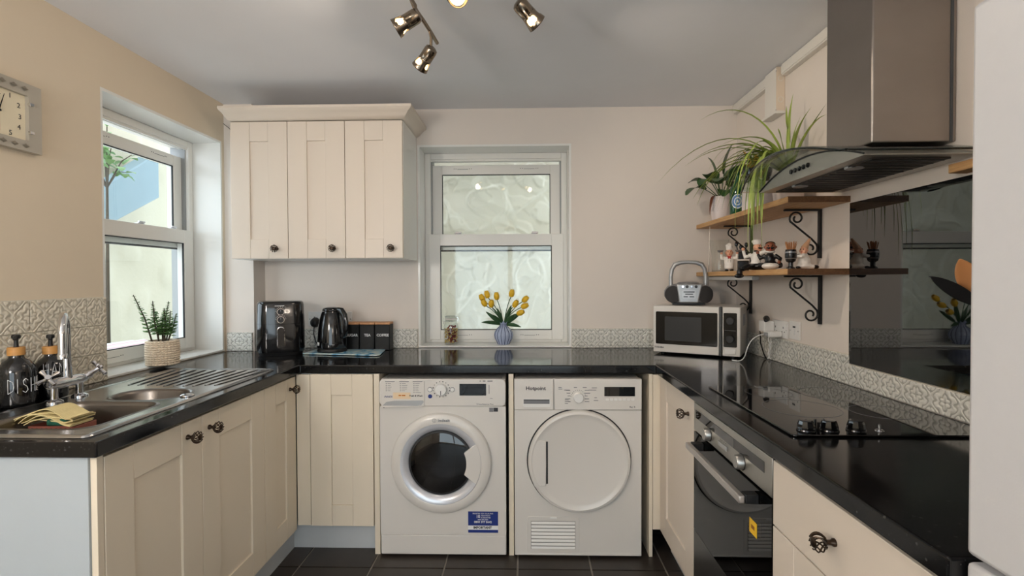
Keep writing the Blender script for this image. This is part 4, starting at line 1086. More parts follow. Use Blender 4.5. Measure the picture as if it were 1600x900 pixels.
    obj('inner_ring', MB().ring([(.1915, .028), (.176, .027), (.157, .016), (.152, .006), (.150, .0)], (cx-.002, yf, cz+.002), '-y', 96, cap=False), pm('pearl_ring', (216, 218, 224), .22, metal=.35), d, smooth=60)
    obj('seal', MB().ring([(.1505, .002), (.1505, .010), (.142, .012), (.140, .0)], (cx-.002, yf, cz+.002), '-y', 80, cap=False), rubber, d)
    obj('glass', MB().ring([(.141, .012), (.120, .016), (.08, .020), (.0, .022)], (cx-.002, yf, cz+.002), '-y', 64, cap=False), drum_glass, d, smooth=80)
    obj('drum', MB().ring([(.1495, -.002), (.149, -.006), (.140, -.06), (.10, -.09), (0, -.10)], (cx-.002, yf, cz+.002), '-y', 48, cap=False), pm('drum_steel', (62, 62, 64), .35, metal=.9, var=.2), t, smooth=60)
    # recessed grip at the right of the porthole
    m = MB(); a = .52; n = 14
    inner = [(cx-.002+.122*math.cos(-a*.82+2*a*.82*k/n), cz+.002+.122*math.sin(-a*.82+2*a*.82*k/n)) for k in range(n+1)]
    outer = [(cx-.002+.192*math.cos(-a+2*a*k/n), cz+.002+.192*math.sin(-a+2*a*k/n)) for k in range(n+1)]
    loop = inner+outer[::-1]
    m.prism(loop, 'y', yf-.0285, yf-.012)
    obj('door_grip', m, white_app, d, bevel=.003, segs=3)
    ty = yf-.0302
    text('indesit', .0185, (U(696), ty, Z(655.2)), (1, 0, 0), (0, 0, 1), print_grey, d, bold=.0003, sx=1.15)
    m = MB().ring([(.0078, 0), (.0092, 0), (.0092, .0008), (.0078, .0008), (.0078, 0)], (U(681), ty+.0004, Z(655.2)), '-y', 24); m.box(U(681)-.0008, ty-.0004, Z(657.2), U(681)+.0008, ty+.0004, Z(654.4)); m.box(U(681)-.0008, ty-.0004, Z(653.9), U(681)+.0008, ty+.0004, Z(653.2))
    obj('emblem', m, print_grey, d)
    # guarantee sticker
    s = obj('guarantee_sticker', MB().box(U(731), yf-.0006, Z(832.2), U(777.5), yf+.001, Z(799.2)), print_blue, t, label='blue guarantee sticker')
    obj('white_band', MB().box(U(731), yf-.0009, Z(827.6), U(777.5), yf+.001, Z(821)), print_white, s)
    ys = yf-.001; cxs = U(754)
    text('REGISTER FOR YOUR FREE', .0078, (cxs, ys, Z(802.3)), (1, 0, 0), (0, 0, 1), print_white, s, sx=1.05)
    text('10', .021, (U(746.5), ys, Z(807)), (1, 0, 0), (0, 0, 1), print_white, s, sx=.9, bold=.0004)
    text('YEAR PARTS', .0082, (U(758), ys, Z(805.6)), (1, 0, 0), (0, 0, 1), print_white, s)
    text('GUARANTEE', .0082, (U(758), ys, Z(808.8)), (1, 0, 0), (0, 0, 1), print_white, s)
    obj('small_print', MB().box(U(746), ys-.0002, Z(812.3), U(751), ys+.0002, Z(811.4)).box(U(752), ys-.0002, Z(812.3), U(756), ys+.0002, Z(811.4)).box(U(757), ys-.0002, Z(812.3), U(762), ys+.0002, Z(811.4)), print_white, s)
    text('0800 597 8642', .0138, (cxs, ys, Z(815.6)), (1, 0, 0), (0, 0, 1), print_white, s, bold=.0002)
    text('IMPORTANT', .0155, (cxs-.002, yf-.0013, Z(824.3)), (1, 0, 0), (0, 0, 1), print_dark, s, bold=.0006)
washing_machine()
def tumble_dryer():
    x0, x1, yf, z0, z1 = -.052, .543, 2.367, .012, .848
    t = thing('tumble_dryer', 'white tumble dryer with a plain white round door, right of the washer', 'dryer', ((x0+x1)/2, 2.6, 0))
    U = lambda px: x0+(px-803.8)/199*.595
    Z = lambda py: .012+(869-py)/280*.836
    zs = Z(638)
    obj('body', MB().box(x0+.002, yf+.012, .03, x1-.002, 2.90, z1-.002), white_app, t, bevel=.006)
    obj('front_panel', MB().box(x0, yf, z0, x1, yf+.02, zs-.001), white_app, t, bevel=.003, segs=2)
    obj('base_strip', MB().box(x0+.006, yf-.003, z0+.002, x1-.006, yf+.002, z0+.010), white_app, t, bevel=.002)
    ft = MB()
    for x in (x0+.05, x1-.05):
        for y in (yf+.08, 2.85): ft.ring([(0, 0), (.02, 0), (.018, .03), (0, .03)], (x, y, .0005), n=12)
    obj('foot', ft, black_matt, t)
    obj('control_panel', MB().box(U(866.5), yf-.004, zs+.0005, x1, yf+.02, z1), white_app, t, bevel=.003)
    d = obj('water_drawer', MB().box(x0, yf-.004, zs+.0005, U(865.3), yf+.02, z1), white_app, t, bevel=.003)
    obj('grip_recess', MB().prism(rrect(U(817.5), Z(633.5), U(860.5), Z(620.5), .006, 4), 'y', yf-.0048, yf-.003), white_plastic, d, bevel=.0008)
    obj('grip_slot', MB().box(U(818.5), yf-.0056, Z(628.2), U(859), yf-.0035, Z(621.6)), pm('slot_grey', (120, 120, 124), .5), d)
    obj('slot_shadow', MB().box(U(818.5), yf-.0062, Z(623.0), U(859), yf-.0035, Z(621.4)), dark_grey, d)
    yt = yf-.0046
    text('Hotpoint', .024, (U(837.5), yt, Z(604)), (1, 0, 0), (0, 0, 1), print_dark, d, bold=.0005, sx=1.05)
    cx, cz = U(904), Z(618)
    k = obj('dial', MB().ring([(0, .020), (.021, .020), (.0225, .017), (.024, 0), (0, 0)], (cx, yf-.004, cz), '-y', 32), white_plastic, t, smooth=40)
    m = MB(); random.seed(9)
    for s, px in ((-1, 892), (1, 914)):
        for q in range(5):
            py = 607+q*4.4; off = abs(q-2)*1.2; ln = 4+random.random()*5
            a, b = (px-off*.3-ln, px-off*.3) if s < 0 else (px, px+ln)
            m.box(U(a), yf-.0046, Z(py+.5), U(b), yf-.0036, Z(py-.5))
    for px, py, ln in ((873, 602.5, 5), (873, 605, 6), (882, 606.5, 9), (897, 602.5, 5), (911, 602.5, 6), (925, 603, 8), (920, 606.5, 12), (929, 618.5, 4), (928, 622.8, 7), (883, 622, 6), (883, 624.8, 9), (883, 627.6, 5)): m.box(U(px), yf-.0046, Z(py+.5), U(px+ln), yf-.0036, Z(py-.5))
    obj('programme_print', m, print_grey, t, kind='stuff')
    m = MB()
    for q in range(11):
        a = PI*(.02+.85*q/10)+.3; m.ring([(0, 0), (.0016, 0)], (cx+.034*math.cos(a), yf-.0046, cz+.034*math.sin(a)), '-y', 8)
    obj('dial_marks', m, print_dark, t)
    obj('display', MB().box(U(944.5), yf-.0055, Z(616), U(992), yf-.003, Z(601.5)), black_glass, t)
    for q in range(7): obj('button', MB().box(U(946.5+q*6.6), yf-.0062, Z(623), U(951.5+q*6.6), yf-.003, Z(619.5)), white_plastic, t, bevel=.0008)
    text('8kg  B', .0105, (U(988), yt, Z(633)), (1, 0, 0), (0, 0, 1), print_dark, t)
    # door
    cx, cz = U(904.9), Z(717.6)
    obj('door_gap', MB().ring([(.2445, .0), (.2445, .0012), (.238, .0012), (.238, 0)], (cx, yf, cz), '-y', 96), rubber, t)
    d = obj('door', MB().ring([(.2385, .0), (.2385, .018), (.234, .026), (.224, .029), (.212, .024), (.2, .021), (0, .021)], (cx, yf-.0005, cz), '-y', 96), white_app, t, smooth=30)
    hx0, hx1 = U(830.5), U(853)
    m = MB().prism([(hx0-.004, Z(720)), (hx0, Z(695)), (hx0+.012, Z(684)), (hx1, Z(684)), (hx1+.001, Z(720)), (hx1, Z(755)), (hx0+.014, Z(757)), (hx0, Z(745))], 'y', yf-.027, yf-.018)
    obj('door_grip', m, white_app, d, bevel=.003)
    obj('grip_slot', MB().box(hx1+.0005, yf-.0235, Z(752), hx1+.009, yf-.0205, Z(686)), rubber, d, bevel=.0005)
    # condenser grille
    g = obj('condenser_flap', MB().prism(rrect(U(824), Z(863.5), U(905), Z(807), .008, 4), 'y', yf-.0025, yf+.001), white_app, t, bevel=.0012)
    obj('grille_back', MB().box(U(829.5), yf-.0030, Z(858.5), U(899), yf-.0015, Z(814)), pm('grille_shadow', (110, 108, 106), .7), g)
    for q in range(8):
        z_ = 816.2+q*5.6
        obj('slat', MB().prism([(yf-.0028, Z(z_-1.6)), (yf-.0075, Z(z_+1.2)), (yf-.0075, Z(z_+2.4)), (yf-.0028, Z(z_+2.0))], 'x', U(830), U(898.5)), white_app, g)
    obj('flap_clip', MB().box(U(859.5), yf-.0045, Z(810.5), U(870), yf-.002, Z(807.5)), white_plastic, g, bevel=.0006)
tumble_dryer()
def oven():
    F, y0, y1, z0, z1 = .6335, 1.309, 1.909, .135, .852
    t = thing('oven', 'built-in stainless steel oven with a dark glass door under the hob', 'oven', (.94, 1.609, .135))
    m = MB().box(.66, y0+.005, .13, 1.20, y1-.005, .14).box(.66, y0+.005, .14, 1.20, y0+.02, .845).box(.66, y1-.02, .14, 1.20, y1-.005, .845).box(1.17, y0+.02, .14, 1.20, y1-.02, .845).box(.66, y0+.02, .74, 1.17, y1-.02, .845)
    obj('cavity', m, dark_grey, t)
    obj('control_panel', MB().box(F, y0, .748, F+.024, y1, z1), steel, t, bevel=.0015)
    obj('trim_edge', MB().box(F+.003, y0-.0015, .135, F+.024, y0+.0005, z1), black_matt, t)
    obj('display_strip', MB().box(F-.0008, 1.350, .798, F+.002, 1.885, .828), black_glass, t)
    obj('display', MB().box(F-.0012, 1.545, .799, F+.001, 1.70, .827), pm('display_grey', (86, 86, 86), .25), t)
    for y in (1.753, 1.490):
        k = obj('dial', MB().ring([(0, .020), (.018, .020), (.021, .016), (.022, 0), (0, 0)], (F-.0005, y, .777), '-x', 28), pm('satin_dial', (176, 174, 170), .34, metal=.85), t, smooth=40)
        obj('dial_shadow_gap', MB().ring([(.022, 0), (.0245, 0), (.0245, .001), (.022, .001)], (F-.0002, y, .777), '-x', 28), black_matt, k)
    obj('button_bar', MB().box(F-.005, 1.595, .771, F, 1.662, .785), silver_plastic, t, bevel=.0015)
    m = MB()
    for q in range(4): m.box(F-.0006, 1.605+q*.015, .791, F+.001, 1.610+q*.015, .793)
    obj('button_marks', m, print_dark, t)
    d = obj('door', MB().box(F, y0, .375, F+.006, y1, .742).box(F+.006, y0, .375, F+.02, y0+.05, .742).box(F+.006, y1-.05, .375, F+.02, y1, .742), oven_glass, t)
    obj('door_back', MB().box(F+.008, y0+.004, .377, F+.024, y0+.09, .740).box(F+.008, y1-.09, .377, F+.024, y1-.004, .740).box(F+.008, y0+.09, .66, F+.024, y1-.09, .740).box(F+.008, y0+.09, .377, F+.024, y1-.09, .40), black_matt, t)
    obj('lower_panel', MB().box(F, y0, .150, F+.022, y1, .372), pm('dark_steel', (96, 94, 92), .3, metal=.9, var=.05), t, bevel=.001)
    # racks seen dimly through the glass
    r = MB()
    for q in range(14): r.tube([(.70, 1.38+q*.036, .52), (1.15, 1.38+q*.036, .52)], .002, 5)
    r.tube([(.70, 1.36, .52), (.70, 1.86, .52)], .003, 5); obj('rack', r, steel, t)
    h = MB().box(.578, 1.378, .702, .596, 1.836, .724)
    hb = obj('handle', h, pm('brushed_handle', (196, 190, 186), .35, metal=.85, var=.04), t, bevel=.004, segs=3)
    obj('handle_bracket', MB().box(.5965, 1.380, .700, .6335, 1.41, .726), black_matt, hb, bevel=.002)
    obj('handle_bracket', MB().box(.5965, 1.804, .700, .6335, 1.834, .726), black_matt, hb, bevel=.002)
    s = obj('sticker', MB().box(F-.0008, 1.392, .600, F+.001, 1.437, .640), sticker_yellow, t, label='yellow sticker')
    obj('sticker_print', MB().box(F-.0012, 1.405, .615, F-.0005, 1.425, .626), pm('orange_mark', (150, 90, 20), .6), s)
oven()
def hob():
    z = ZT+.0008
    t = thing('hob', 'black ceramic hob with three knobs on the right-hand worktop', 'hob', (.92, 1.60, z))
    obj('glass', MB().prism(rrect(.682, 1.302, 1.20, 1.902, .012, 4), 'z', z, z+.006), black_glass, t, bevel=.002)
    zt = z+.0062
    for x, y, r in ((.849, 1.573, .108), (1.06, 1.53, .082), (.85, 1.785, .075), (1.06, 1.765, .105)):
        for rr in (r,): obj('ring', MB().ring([(rr-.0007, 0), (rr+.0007, 0), (rr+.0007, .0003), (rr-.0007, .0003), (rr-.0007, 0)], (x, y, zt), n=72), print_grey, t)
    for x in (.736, .796, .865):
        k = obj('knob', MB().ring([(.018, 0), (.021, .004), (.0215, .012), (.017, .026), (.015, .028), (0, .0285)], (x, 1.340, zt), n=10), black_gloss, t, smooth=25)
        obj('knob_collar', MB().ring([(.022, 0), (.0235, .001), (.0225, .0045), (.0205, .004)], (x, 1.340, zt), n=24), pm('dark_chrome', (70, 70, 72), .2, metal=.9), k)
    k = obj('spindle', MB().ring([(.011, 0), (.010, .002), (.0035, .003), (.003, .016), (0, .0165)], (.925, 1.340, zt), n=14), chrome, t, label='bare metal spindle')
    obj('timer_peg', MB().box(.765, 1.352, zt, .770, 1.357, zt+.026), black_gloss, t, bevel=.001)
hob()
def hood():
    Y0, Y1, Z0 = 1.40, 2.01, 1.648
    t = thing('cooker_hood', 'stainless steel chimney cooker hood with curved glass canopy above the hob', 'hood', (1.1, 1.70, Z0))
    obj('chimney', MB().box(1.0, 1.490, 1.705, XR-.001, 1.712, ZC-.002), steel_v, t, bevel=.004, segs=3)
    obj('chimney_seam', MB().box(XR-.020, 1.4885, 1.705, XR-.012, 1.4905, ZC-.002), dark_grey, t)
    # arched front body: flat bottom, arched top (arch runs along the wall)
    yc, hw = (Y0+Y1)/2, (Y1-Y0)/2
    arch = lambda y, r: Z0+.003+r*(1-((y-yc)/hw)**2)
    poly = [(Y0, Z0), (Y1, Z0)]+[(Y1-(Y1-Y0)*k/24, arch(Y1-(Y1-Y0)*k/24, .060)) for k in range(25)]
    obj('body', MB().prism(poly, 'x', .920, XR-.002), steel, t, smooth=25)
    obj('filter', MB().box(.965, Y0+.035, Z0-.004, XR-.06, Y1-.035, Z0+.001), filter_m, t)
    m = MB()
    for k in range(14): m.box(.97, Y0+.05+k*.0385, Z0-.006, XR-.065, Y0+.054+k*.0385, Z0-.0035)
    obj('filter_rib', m, dark_grey, t)
    # curved glass: bowed front edge, arched over the body
    def gl(u, v):
        y = Y0-.02+u*(Y1-Y0+.06); e = 1-((y-yc)/(hw+.04))**2
        xf = .865-.05*e
        return (xf+(XR-.003-xf)*v, y, arch(min(max(y, Y0), Y1), .060)+.004-.10*max(0, abs(y-yc)-hw)+.004)
    g = obj('glass_canopy', MB().grid(gl, 36, 10), hood_glass, t, smooth=80)
    s_ = g.modifiers.new('thick', 'SOLIDIFY'); s_.thickness = .006; s_.offset = 1
    pts = [gl(k/36, 0) for k in range(37)]; obj('glass_edge', MB().tube([(p[0]-.001, p[1], p[2]+.001) for p in pts], .0032, 6), pm('dark_glass_edge', (26, 32, 30), .15), t)
    pts = [gl(0, k/10) for k in range(11)]; obj('glass_edge', MB().tube([(p[0], p[1]-.001, p[2]+.001) for p in pts], .0032, 6), MATS['dark_glass_edge'], t)
    pts = [(.9185, Y1-(Y1-Y0)*k/24, arch(Y1-(Y1-Y0)*k/24, .060)+.001) for k in range(25)]; obj('gasket', MB().tube(pts, .0028, 6), rubber, t)
    for k in range(5):
        y = 1.775-k*.026; obj('button', MB().ring([(0, .004), (.0075, .004), (.0085, .001), (.0085, 0), (0, 0)], (.9198, y, 1.681), '-x', 16), black_gloss, t)
    for y in (1.55, 1.85): obj('hood_lamp', MB().ring([(0, 0), (.025, 0), (.027, .003), (.027, .006)], (.99, y, Z0-.006), n=20), silver_plastic, t)
hood()
obj('splashback', MB().box(XR-.009, 1.0, .990, XR-.002, 1.952, 1.598), splash_m, label='glossy black glass splashback panel behind the hob', cat='splashback', bevel=.001)
def fridge():
    x0, x1, y0, y1 = .632, 1.23, .14, .738
    t = thing('fridge_freezer', 'tall white fridge freezer at the right edge beside the worktop end', 'fridge', (.93, .44, 0))
    fm = pm('fridge_white', (200, 200, 202), .45, var=.02, vscale=60, bump=.04, bscale=300)
    obj('body', MB().box(x0+.055, y0, .03, x1, y1, 1.690), fm, t, bevel=.006)
    a = obj('upper_door', MB().box(x0, y0, .918, x0+.052, y1, 1.698), fm, t, bevel=.008, segs=3)
    b = obj('lower_door', MB().box(x0, y0, .05, x0+.052, y1, .908), fm, t, bevel=.008, segs=3)
    obj('handle', MB().box(x0-.03, y0+.04, 1.0, x0-.015, y0+.06, 1.35).box(x0-.016, y0+.04, 1.0, x0, y0+.06, 1.02).box(x0-.016, y0+.04, 1.33, x0, y0+.06, 1.35), white_plastic, a, bevel=.003)
    obj('foot', MB().box(x0+.08, y0+.03, 0, x0+.12, y0+.07, .03).box(x0+.08, y1-.07, 0, x0+.12, y1-.03, .03).box(x1-.1, y0+.03, 0, x1-.06, y0+.07, .03).box(x1-.1, y1-.07, 0, x1-.06, y1-.03, .03), black_matt, t)
fridge()

# ================================================================== MICROWAVE, RADIO
def microwave():
    t = thing('microwave', 'white microwave oven with a black door window in the right back corner', 'microwave', (.701, 2.777, ZT), math.atan2(-.215, .379))
    W, D, H = .436, .318, .262; z = .010
    o = lambda nm, mb, m, p=None, **k: obj(nm, mb, m, p or t, local=(p is None), **k)
    obj('casing', MB().box(0, .012, z, W, D, H), white_app, t, local=True, bevel=.005, segs=3)
    ft = MB()
    for x in (.04, W-.04):
        for y in (.05, D-.05): ft.ring([(0, 0), (.014, 0), (.014, .011), (0, .011)], (x, y, 0), n=12)
    obj('foot', ft, black_matt, t, local=True)
    xd = .336
    d = obj('door', MB().box(0, -.004, z+.001, xd, .0115, H-.001), white_app, t, local=True, bevel=.004, segs=3)
    wmt = wm(t)
    def loc(mb): mb.v = [wmt @ v for v in mb.v]; return mb
    obj('window_glass', loc(MB().prism(rrect(.014, .055, xd-.008, H-.032, .006, 4), 'y', -.0055, -.003)), pm('microwave_glass', (7, 7, 8), .12, spec=.25), d)
    obj('window_mesh', loc(MB().prism(rrect(.062, .075, .250, H-.058, .004, 4), 'y', -.0062, -.005)), pm('door_mesh', (40, 42, 44), .35, spec=.3), d)
    obj('handle', MB().box(xd+.001, -.012, z, xd+.014, .012, H), dark_grey, t, local=True, bevel=.003)
    c = obj('control_panel', MB().box(xd+.015, -.003, z+.001, W, .0115, H-.001), white_app, t, local=True, bevel=.004)
    obj('control_glass', loc(MB().prism(rrect(xd+.021, .058, W-.016, H-.03, .006, 4), 'y', -.0045, -.002)), MATS['microwave_glass'], c)
    for zz in (.192, .10):
        k = obj('dial', loc(MB().ring([(0, .016), (.017, .016), (.019, .012), (.0205, 0), (0, 0)], (xd+.053, -.0045, zz), '-y', 24)), black_matt, c, smooth=40)
    obj('divider_line', loc(MB().box(xd+.026, -.0049, .142, W-.022, -.0043, .1435)), print_grey, c)
    obj('door_button', MB().box(xd+.027, -.008, z+.014, W-.02, -.003, z+.040), white_plastic, t, local=True, bevel=.003)
    x_ = wmt.to_3x3() @ Vector((1, 0, 0))
    text('TOSHIBA', .0125, wmt @ Vector((.032, -.0046, .036)), x_, (0, 0, 1), print_dark, d, bold=.0003)
    vents = MB()
    for k in range(8): vents.box(W-.0008, .10+k*.012, .16, W+.0008, .106+k*.012, .22)
    obj('vent_slots', vents, grey_plastic, t, local=True)
microwave()
def radio():
    t = thing('portable_radio', 'silver grey portable CD radio with a carry handle on top of the microwave', 'radio', (.900, 2.815, ZT+.263), -.22)
    H = .128
    # egg-shaped body: superellipse cross sections along x
    m = MB(); n = 28; L = []
    for i in range(15):
        s = -1+2*i/14; k = (1-abs(s)**2.6)**.5 if abs(s) < 1 else 0
        ry, rz = .070*(.35+.65*k), .058*(.30+.70*k)
        L.append([(s*.126, ry*math.copysign(abs(math.cos(2*PI*q/n))**.75, math.cos(2*PI*q/n)), .062+rz*math.copysign(abs(math.sin(2*PI*q/n))**.75, math.sin(2*PI*q/n))) for q in range(n)])
    for a, b in zip(L, L[1:]): m.add(a+b, [(q, (q+1) % n, n+(q+1) % n, n+q) for q in range(n)])
    m.add(L[0], [tuple(range(n))]); m.add(L[-1], [tuple(range(n))])
    obj('body', m, pm('radio_grey', (150, 150, 152), .38, metal=.4), t, local=True, smooth=60)
    obj('base', MB().box(-.085, -.045, .001, .085, .045, .012), dark_grey, t, local=True, bevel=.003)
    wmt = wm(t)
    for sx in (-1, 1):
        m = MB()
        def fn(u, v, sx=sx):
            a = 2*PI*u; r = .046*v; x, zz = sx*.083+r*math.cos(a)*.92, .058+r*math.sin(a)
            s = x/.126; k = max(0, 1-abs(s)**2.6)**.5; ry = .070*(.35+.65*k)
            return (x, -ry*(1-.10*abs((zz-.062)/.058)**2)-.0035, zz)
        obj('speaker_grille', m.grid(fn, 28, 6), pm('speaker_cloth', (52, 50, 50), .8, bump=.4, bscale=400), t, local=True, smooth=70)
    f = obj('fascia', MB().prism([(-.052, .014), (.046, .014), (.054, .060), (.066, .114), (-.066, .114), (-.058, .060)], 'y', -.0765, -.060), silver_plastic, t, local=True, bevel=.006, segs=3)
    obj('dial_window', MB().prism(rrect(-.040, .034, .034, .082, .008, 4), 'y', -.0785, -.075), pm('tuner_panel', (188, 188, 188), .3, metal=.4), t, local=True, bevel=.001)
    m = MB()
    for zz, a, b in ((.072, -.030, .026), (.060, -.022, .018), (.046, -.030, -.008), (.046, .0, .024)): m.box(a, -.0795, zz-.0025, b, -.078, zz+.0025)
    obj('tuner_print', m, print_dark, t, local=True)
    for q, x in enumerate((-.034, -.012, .012, .034)):
        obj('button', MB().ring([(0, .006), (.006, .006), (.008, .003), (.008, 0), (0, 0)], (x, -.0755, .100), '-y', 14), [chrome, dark_grey, chrome, dark_grey][q], t, local=True)
    obj('cd_lid', MB().ring([(.060, 0), (.058, .006), (.045, .010), (0, .012)], (0, .008, .115), n=32), pm('radio_lid', (120, 120, 122), .35, metal=.3), t, local=True, smooth=50)
    pts = [(-.090, .0, .100), (-.092, .0, .15), (-.086, 0, .195), (-.070, 0, .222), (-.04, 0, .232), (0, 0, .235), (.04, 0, .232), (.070, 0, .222), (.086, 0, .195), (.092, 0, .15), (.090, .0, .100)]
    obj('carry_handle', MB().tube(pts, [.011, .011, .012, .013, .011, .010, .011, .013, .012, .011, .011], 10, flat=1.2), silver_plastic, t, local=True, smooth=60)
    obj('antenna', MB().tube([(.108, .03, .095), (.112, .03, .25), (.116, .03, .44)], [.0026, .0022, .0014], 8), chrome, t, local=True)
radio()

# ================================================================== SHELVES
def shelf_board(zb, zt, label):
    t = thing('wall_shelf', label, 'shelf', (1.12, 2.47, zb))
    obj('board', MB().box(1.004, 1.962, zb, XR-.001, 2.992, zt), oak_m, t, bevel=.0015)
    obj('end_edge', MB().box(1.004, 1.9600, zb, XR-.001, 1.9618, zt), oak_end, t)
shelf_board(1.604, 1.627, 'upper oak shelf on the right wall carrying the plants')
shelf_board(1.328, 1.351, 'lower oak shelf on the right wall carrying the chef figurines')
def bracket(y, zt, label):
    t = thing('shelf_bracket', label, 'bracket', (XR, y, zt-.2), group='black scroll shelf brackets')
    H = .205
    obj('wall_bar', MB().box(XR-.012, y-.008, zt-H, XR-.001, y+.008, zt-.0005), iron, t, bevel=.001)
    obj('arm', MB().box(1.085, y-.007, zt-.008, XR-.012, y+.007, zt-.0005), iron, t, bevel=.001)
    pts = []
    c1 = Vector((1.137, y, zt-.038)); c2 = Vector((XR-.045, y, zt-.165))
    for k in range(22):   # upper spiral
        a = math.radians(-225+k*20.5); r = .010+.020*k/21; pts.append(c1+Vector((r*math.cos(a), 0, r*math.sin(a))))
    for q in (.2, .4, .6, .8): pts.append(pts[21].lerp(Vector((XR-.018, y, zt-.143)), q))
    for k in range(22):   # lower spiral
        a = math.radians(35-k*20.5); r = .031-.021*k/21; pts.append(c2+Vector((r*math.cos(a), 0, r*math.sin(a))))
    obj('scroll', MB().tube(pts, .0040, 6), iron, t, smooth=60)
bracket(2.150, 1.603, 'near black scroll bracket under the upper shelf')
bracket(2.790, 1.603, 'far black scroll bracket under the upper shelf')
bracket(2.145, 1.327, 'near black scroll bracket under the lower shelf')
bracket(2.795, 1.327, 'far black scroll bracket under the lower shelf')
def shelf_lamp():
    t = thing('undershelf_light', 'slim white strip light under the lower oak shelf', 'light', (1.07, 2.66, 1.30))
    obj('housing', MB().box(1.045, 2.36, 1.306, 1.075, 2.96, 1.326), white_plastic, t, bevel=.004)
    obj('end_cap', MB().box(1.046, 2.345, 1.307, 1.074, 2.3605, 1.325), grey_plastic, t, bevel=.003)
shelf_lamp()

def strip_leaf(pts, w, fold=.25):
    pts = [Vector(p) for p in pts]; m = MB(); vs = []; n = len(pts); fs = []
    for i, p in enumerate(pts):
        t = (pts[min(i+1, n-1)]-pts[max(i-1, 0)]).normalized(); s = t.cross(Vector((0, 0, 1)))
        if s.length < .05: s = Vector((0, 1, 0))
        s.normalize(); nn = s.cross(t); v = i/(n-1); ww = w*(min(1, .45+3*v))*(1-v**3*.96)
        vs += [p-s*ww+nn*ww*fold, p, p+s*ww+nn*ww*fold]
    for i in range(n-1): fs += [(3*i, 3*i+1, 3*i+4, 3*i+3), (3*i+1, 3*i+2, 3*i+5, 3*i+4)]
    m.add(vs, fs); return m
def bez(a, b, c, d, n=12):
    a, b, c, d = map(Vector, (a, b, c, d)); return [a*(1-t)**3+3*b*t*(1-t)**2+3*c*t*t*(1-t)+d*t**3 for t in [i/n for i in range(n+1)]]
ZS = 1.6275
def upper_plants():
    # peace lily in white pot
    x, y = 1.082, 2.82
    t = thing('potted_peace_lily', 'dark green broad-leaved plant in a white dotted pot on the upper shelf', 'plant', (x, y, ZS))
    obj('pot', MB().ring([(0, 0), (.046, 0), (.048, .004), (.052, .040), (.0525, .042), (.060, .128), (.061, .134), (.056, .134), (.052, .115), (0, .112)], (x, y, ZS), n=36), pot_white, t, smooth=40)
    dots = MB()
    for j in range(7):
        for k in range(30):
            a = 2*PI*(k+.5*(j % 2))/30; r = .0545+.0055*(j/7)+.0006; dots.ball((x+r*math.cos(a), y+r*math.sin(a), ZS+.054+j*.0105), .0016, 5, 4)
    obj('dots', dots, pot_white, t, kind='stuff')
    obj('soil', MB().ring([(.053, .117), (0, .122)], (x, y, ZS), n=20), soil, t)
    b = Vector((x, y, ZS+.118))
    tips = [((-.10, -.04, .16), (-.13, -.06, .06), .028), ((-.145, -.02, .10), (-.205, -.05, .02), .026), ((-.06, -.10, .13), (-.09, -.17, .07), .028), ((.01, -.02, .22), (.05, -.03, .30), .026), ((-.04, .0, .20), (-.07, .01, .235), .016),
            ((.05, -.08, .15), (.08, -.15, .16), .028), ((.02, -.12, .10), (.03, -.2, .05), .026), ((-.12, .03, .14), (-.17, .03, .10), .026), ((.06, .04, .18), (.10, .03, .20), .024), ((-.02, -.14, .06), (-.06, -.19, -.01), .024), ((-.07, -.03, .15), (-.10, -.05, .13), .03)]
    for c, e, wd in tips:
        c, e = b+Vector(c), b+Vector(e); p = bez(b, b.lerp(c, .6), c, e, 10)
        wd *= 1.8; m = strip_leaf(p[4:], wd, .22)
        k = len(p)-4
        for i in range(k):
            v = i/(k-1); s = math.sin(PI*(.06+.90*v))**.75*1.0
            for q in (0, 2): m.v[3*i+q] = m.v[3*i+1]+(m.v[3*i+q]-m.v[3*i+1]).normalized()*wd*s
        o = obj('leaf', m, leaf_dark, t, smooth=70); obj('petiole', MB().tube(p[:6], .0022, 5), leaf_dark, o)
    p = bez(b, b+Vector((-.06, -.03, .05)), b+Vector((-.075, -.05, 0)), b+Vector((-.085, -.06, -.09)), 8)
    obj('leaf', strip_leaf(p, .011, .3), leaf_brown, t, label='withered brown leaf', smooth=70)
    # green bottle with round badge
    x, y = 1.065, 2.565
    g = thing('green_bottle', 'dark green bottle with a round blue and white badge on the upper shelf', 'bottle', (x, y, ZS))
    obj('glass', MB().ring([(0, 0), (.036, 0), (.038, .004), (.038, .115), (.034, .140), (.020, .165), (.0145, .180), (.0135, .205), (.015, .207), (.015, .215), (0, .216)], (x, y, ZS), n=32), bottle_green, g, smooth=50)
    an = math.atan2(-y+.0, -x); R = .0386
    def badge(r, off, nm, mt, r0=0):
        m = MB().grid(lambda u, v: (lambda rr, a: (x+(R+off)*math.cos(an+rr*math.cos(a)/R), y+(R+off)*math.sin(an+rr*math.cos(a)/R), ZS+.068+rr*math.sin(a)*1.2))(r0+(r-r0)*v, 2*PI*u), 32, 2)
        obj(nm, m, mt, g, smooth=80)
    badge(.030, .0002, 'badge', badge_w); badge(.026, .0006, 'badge_ring', badge_b, .017); badge(.013, .0006, 'badge_centre', badge_b, .006)
    # croton in dark bowl on white box-shaped pot
    x, y = 1.075, 2.375
    t = thing('potted_croton', 'yellow and red leaved plant in a dark bowl pot inside a white square planter', 'plant', (x, y, ZS))
    obj('planter', MB().prism(rrect(x-.052, y-.05, x+.052, y+.05, .008, 3), 'z', ZS, ZS+.128), pot_white, t, bevel=.002)
    obj('bowl', MB().ring([(.03, .129), (.048, .134), (.062, .164), (.064, .190), (.058, .190), (.05, .175), (0, .172)], (x, y, ZS), n=30), black_gloss, t, smooth=50)
    obj('soil', MB().ring([(.052, .178), (0, .182)], (x, y, ZS), n=20), soil, t)
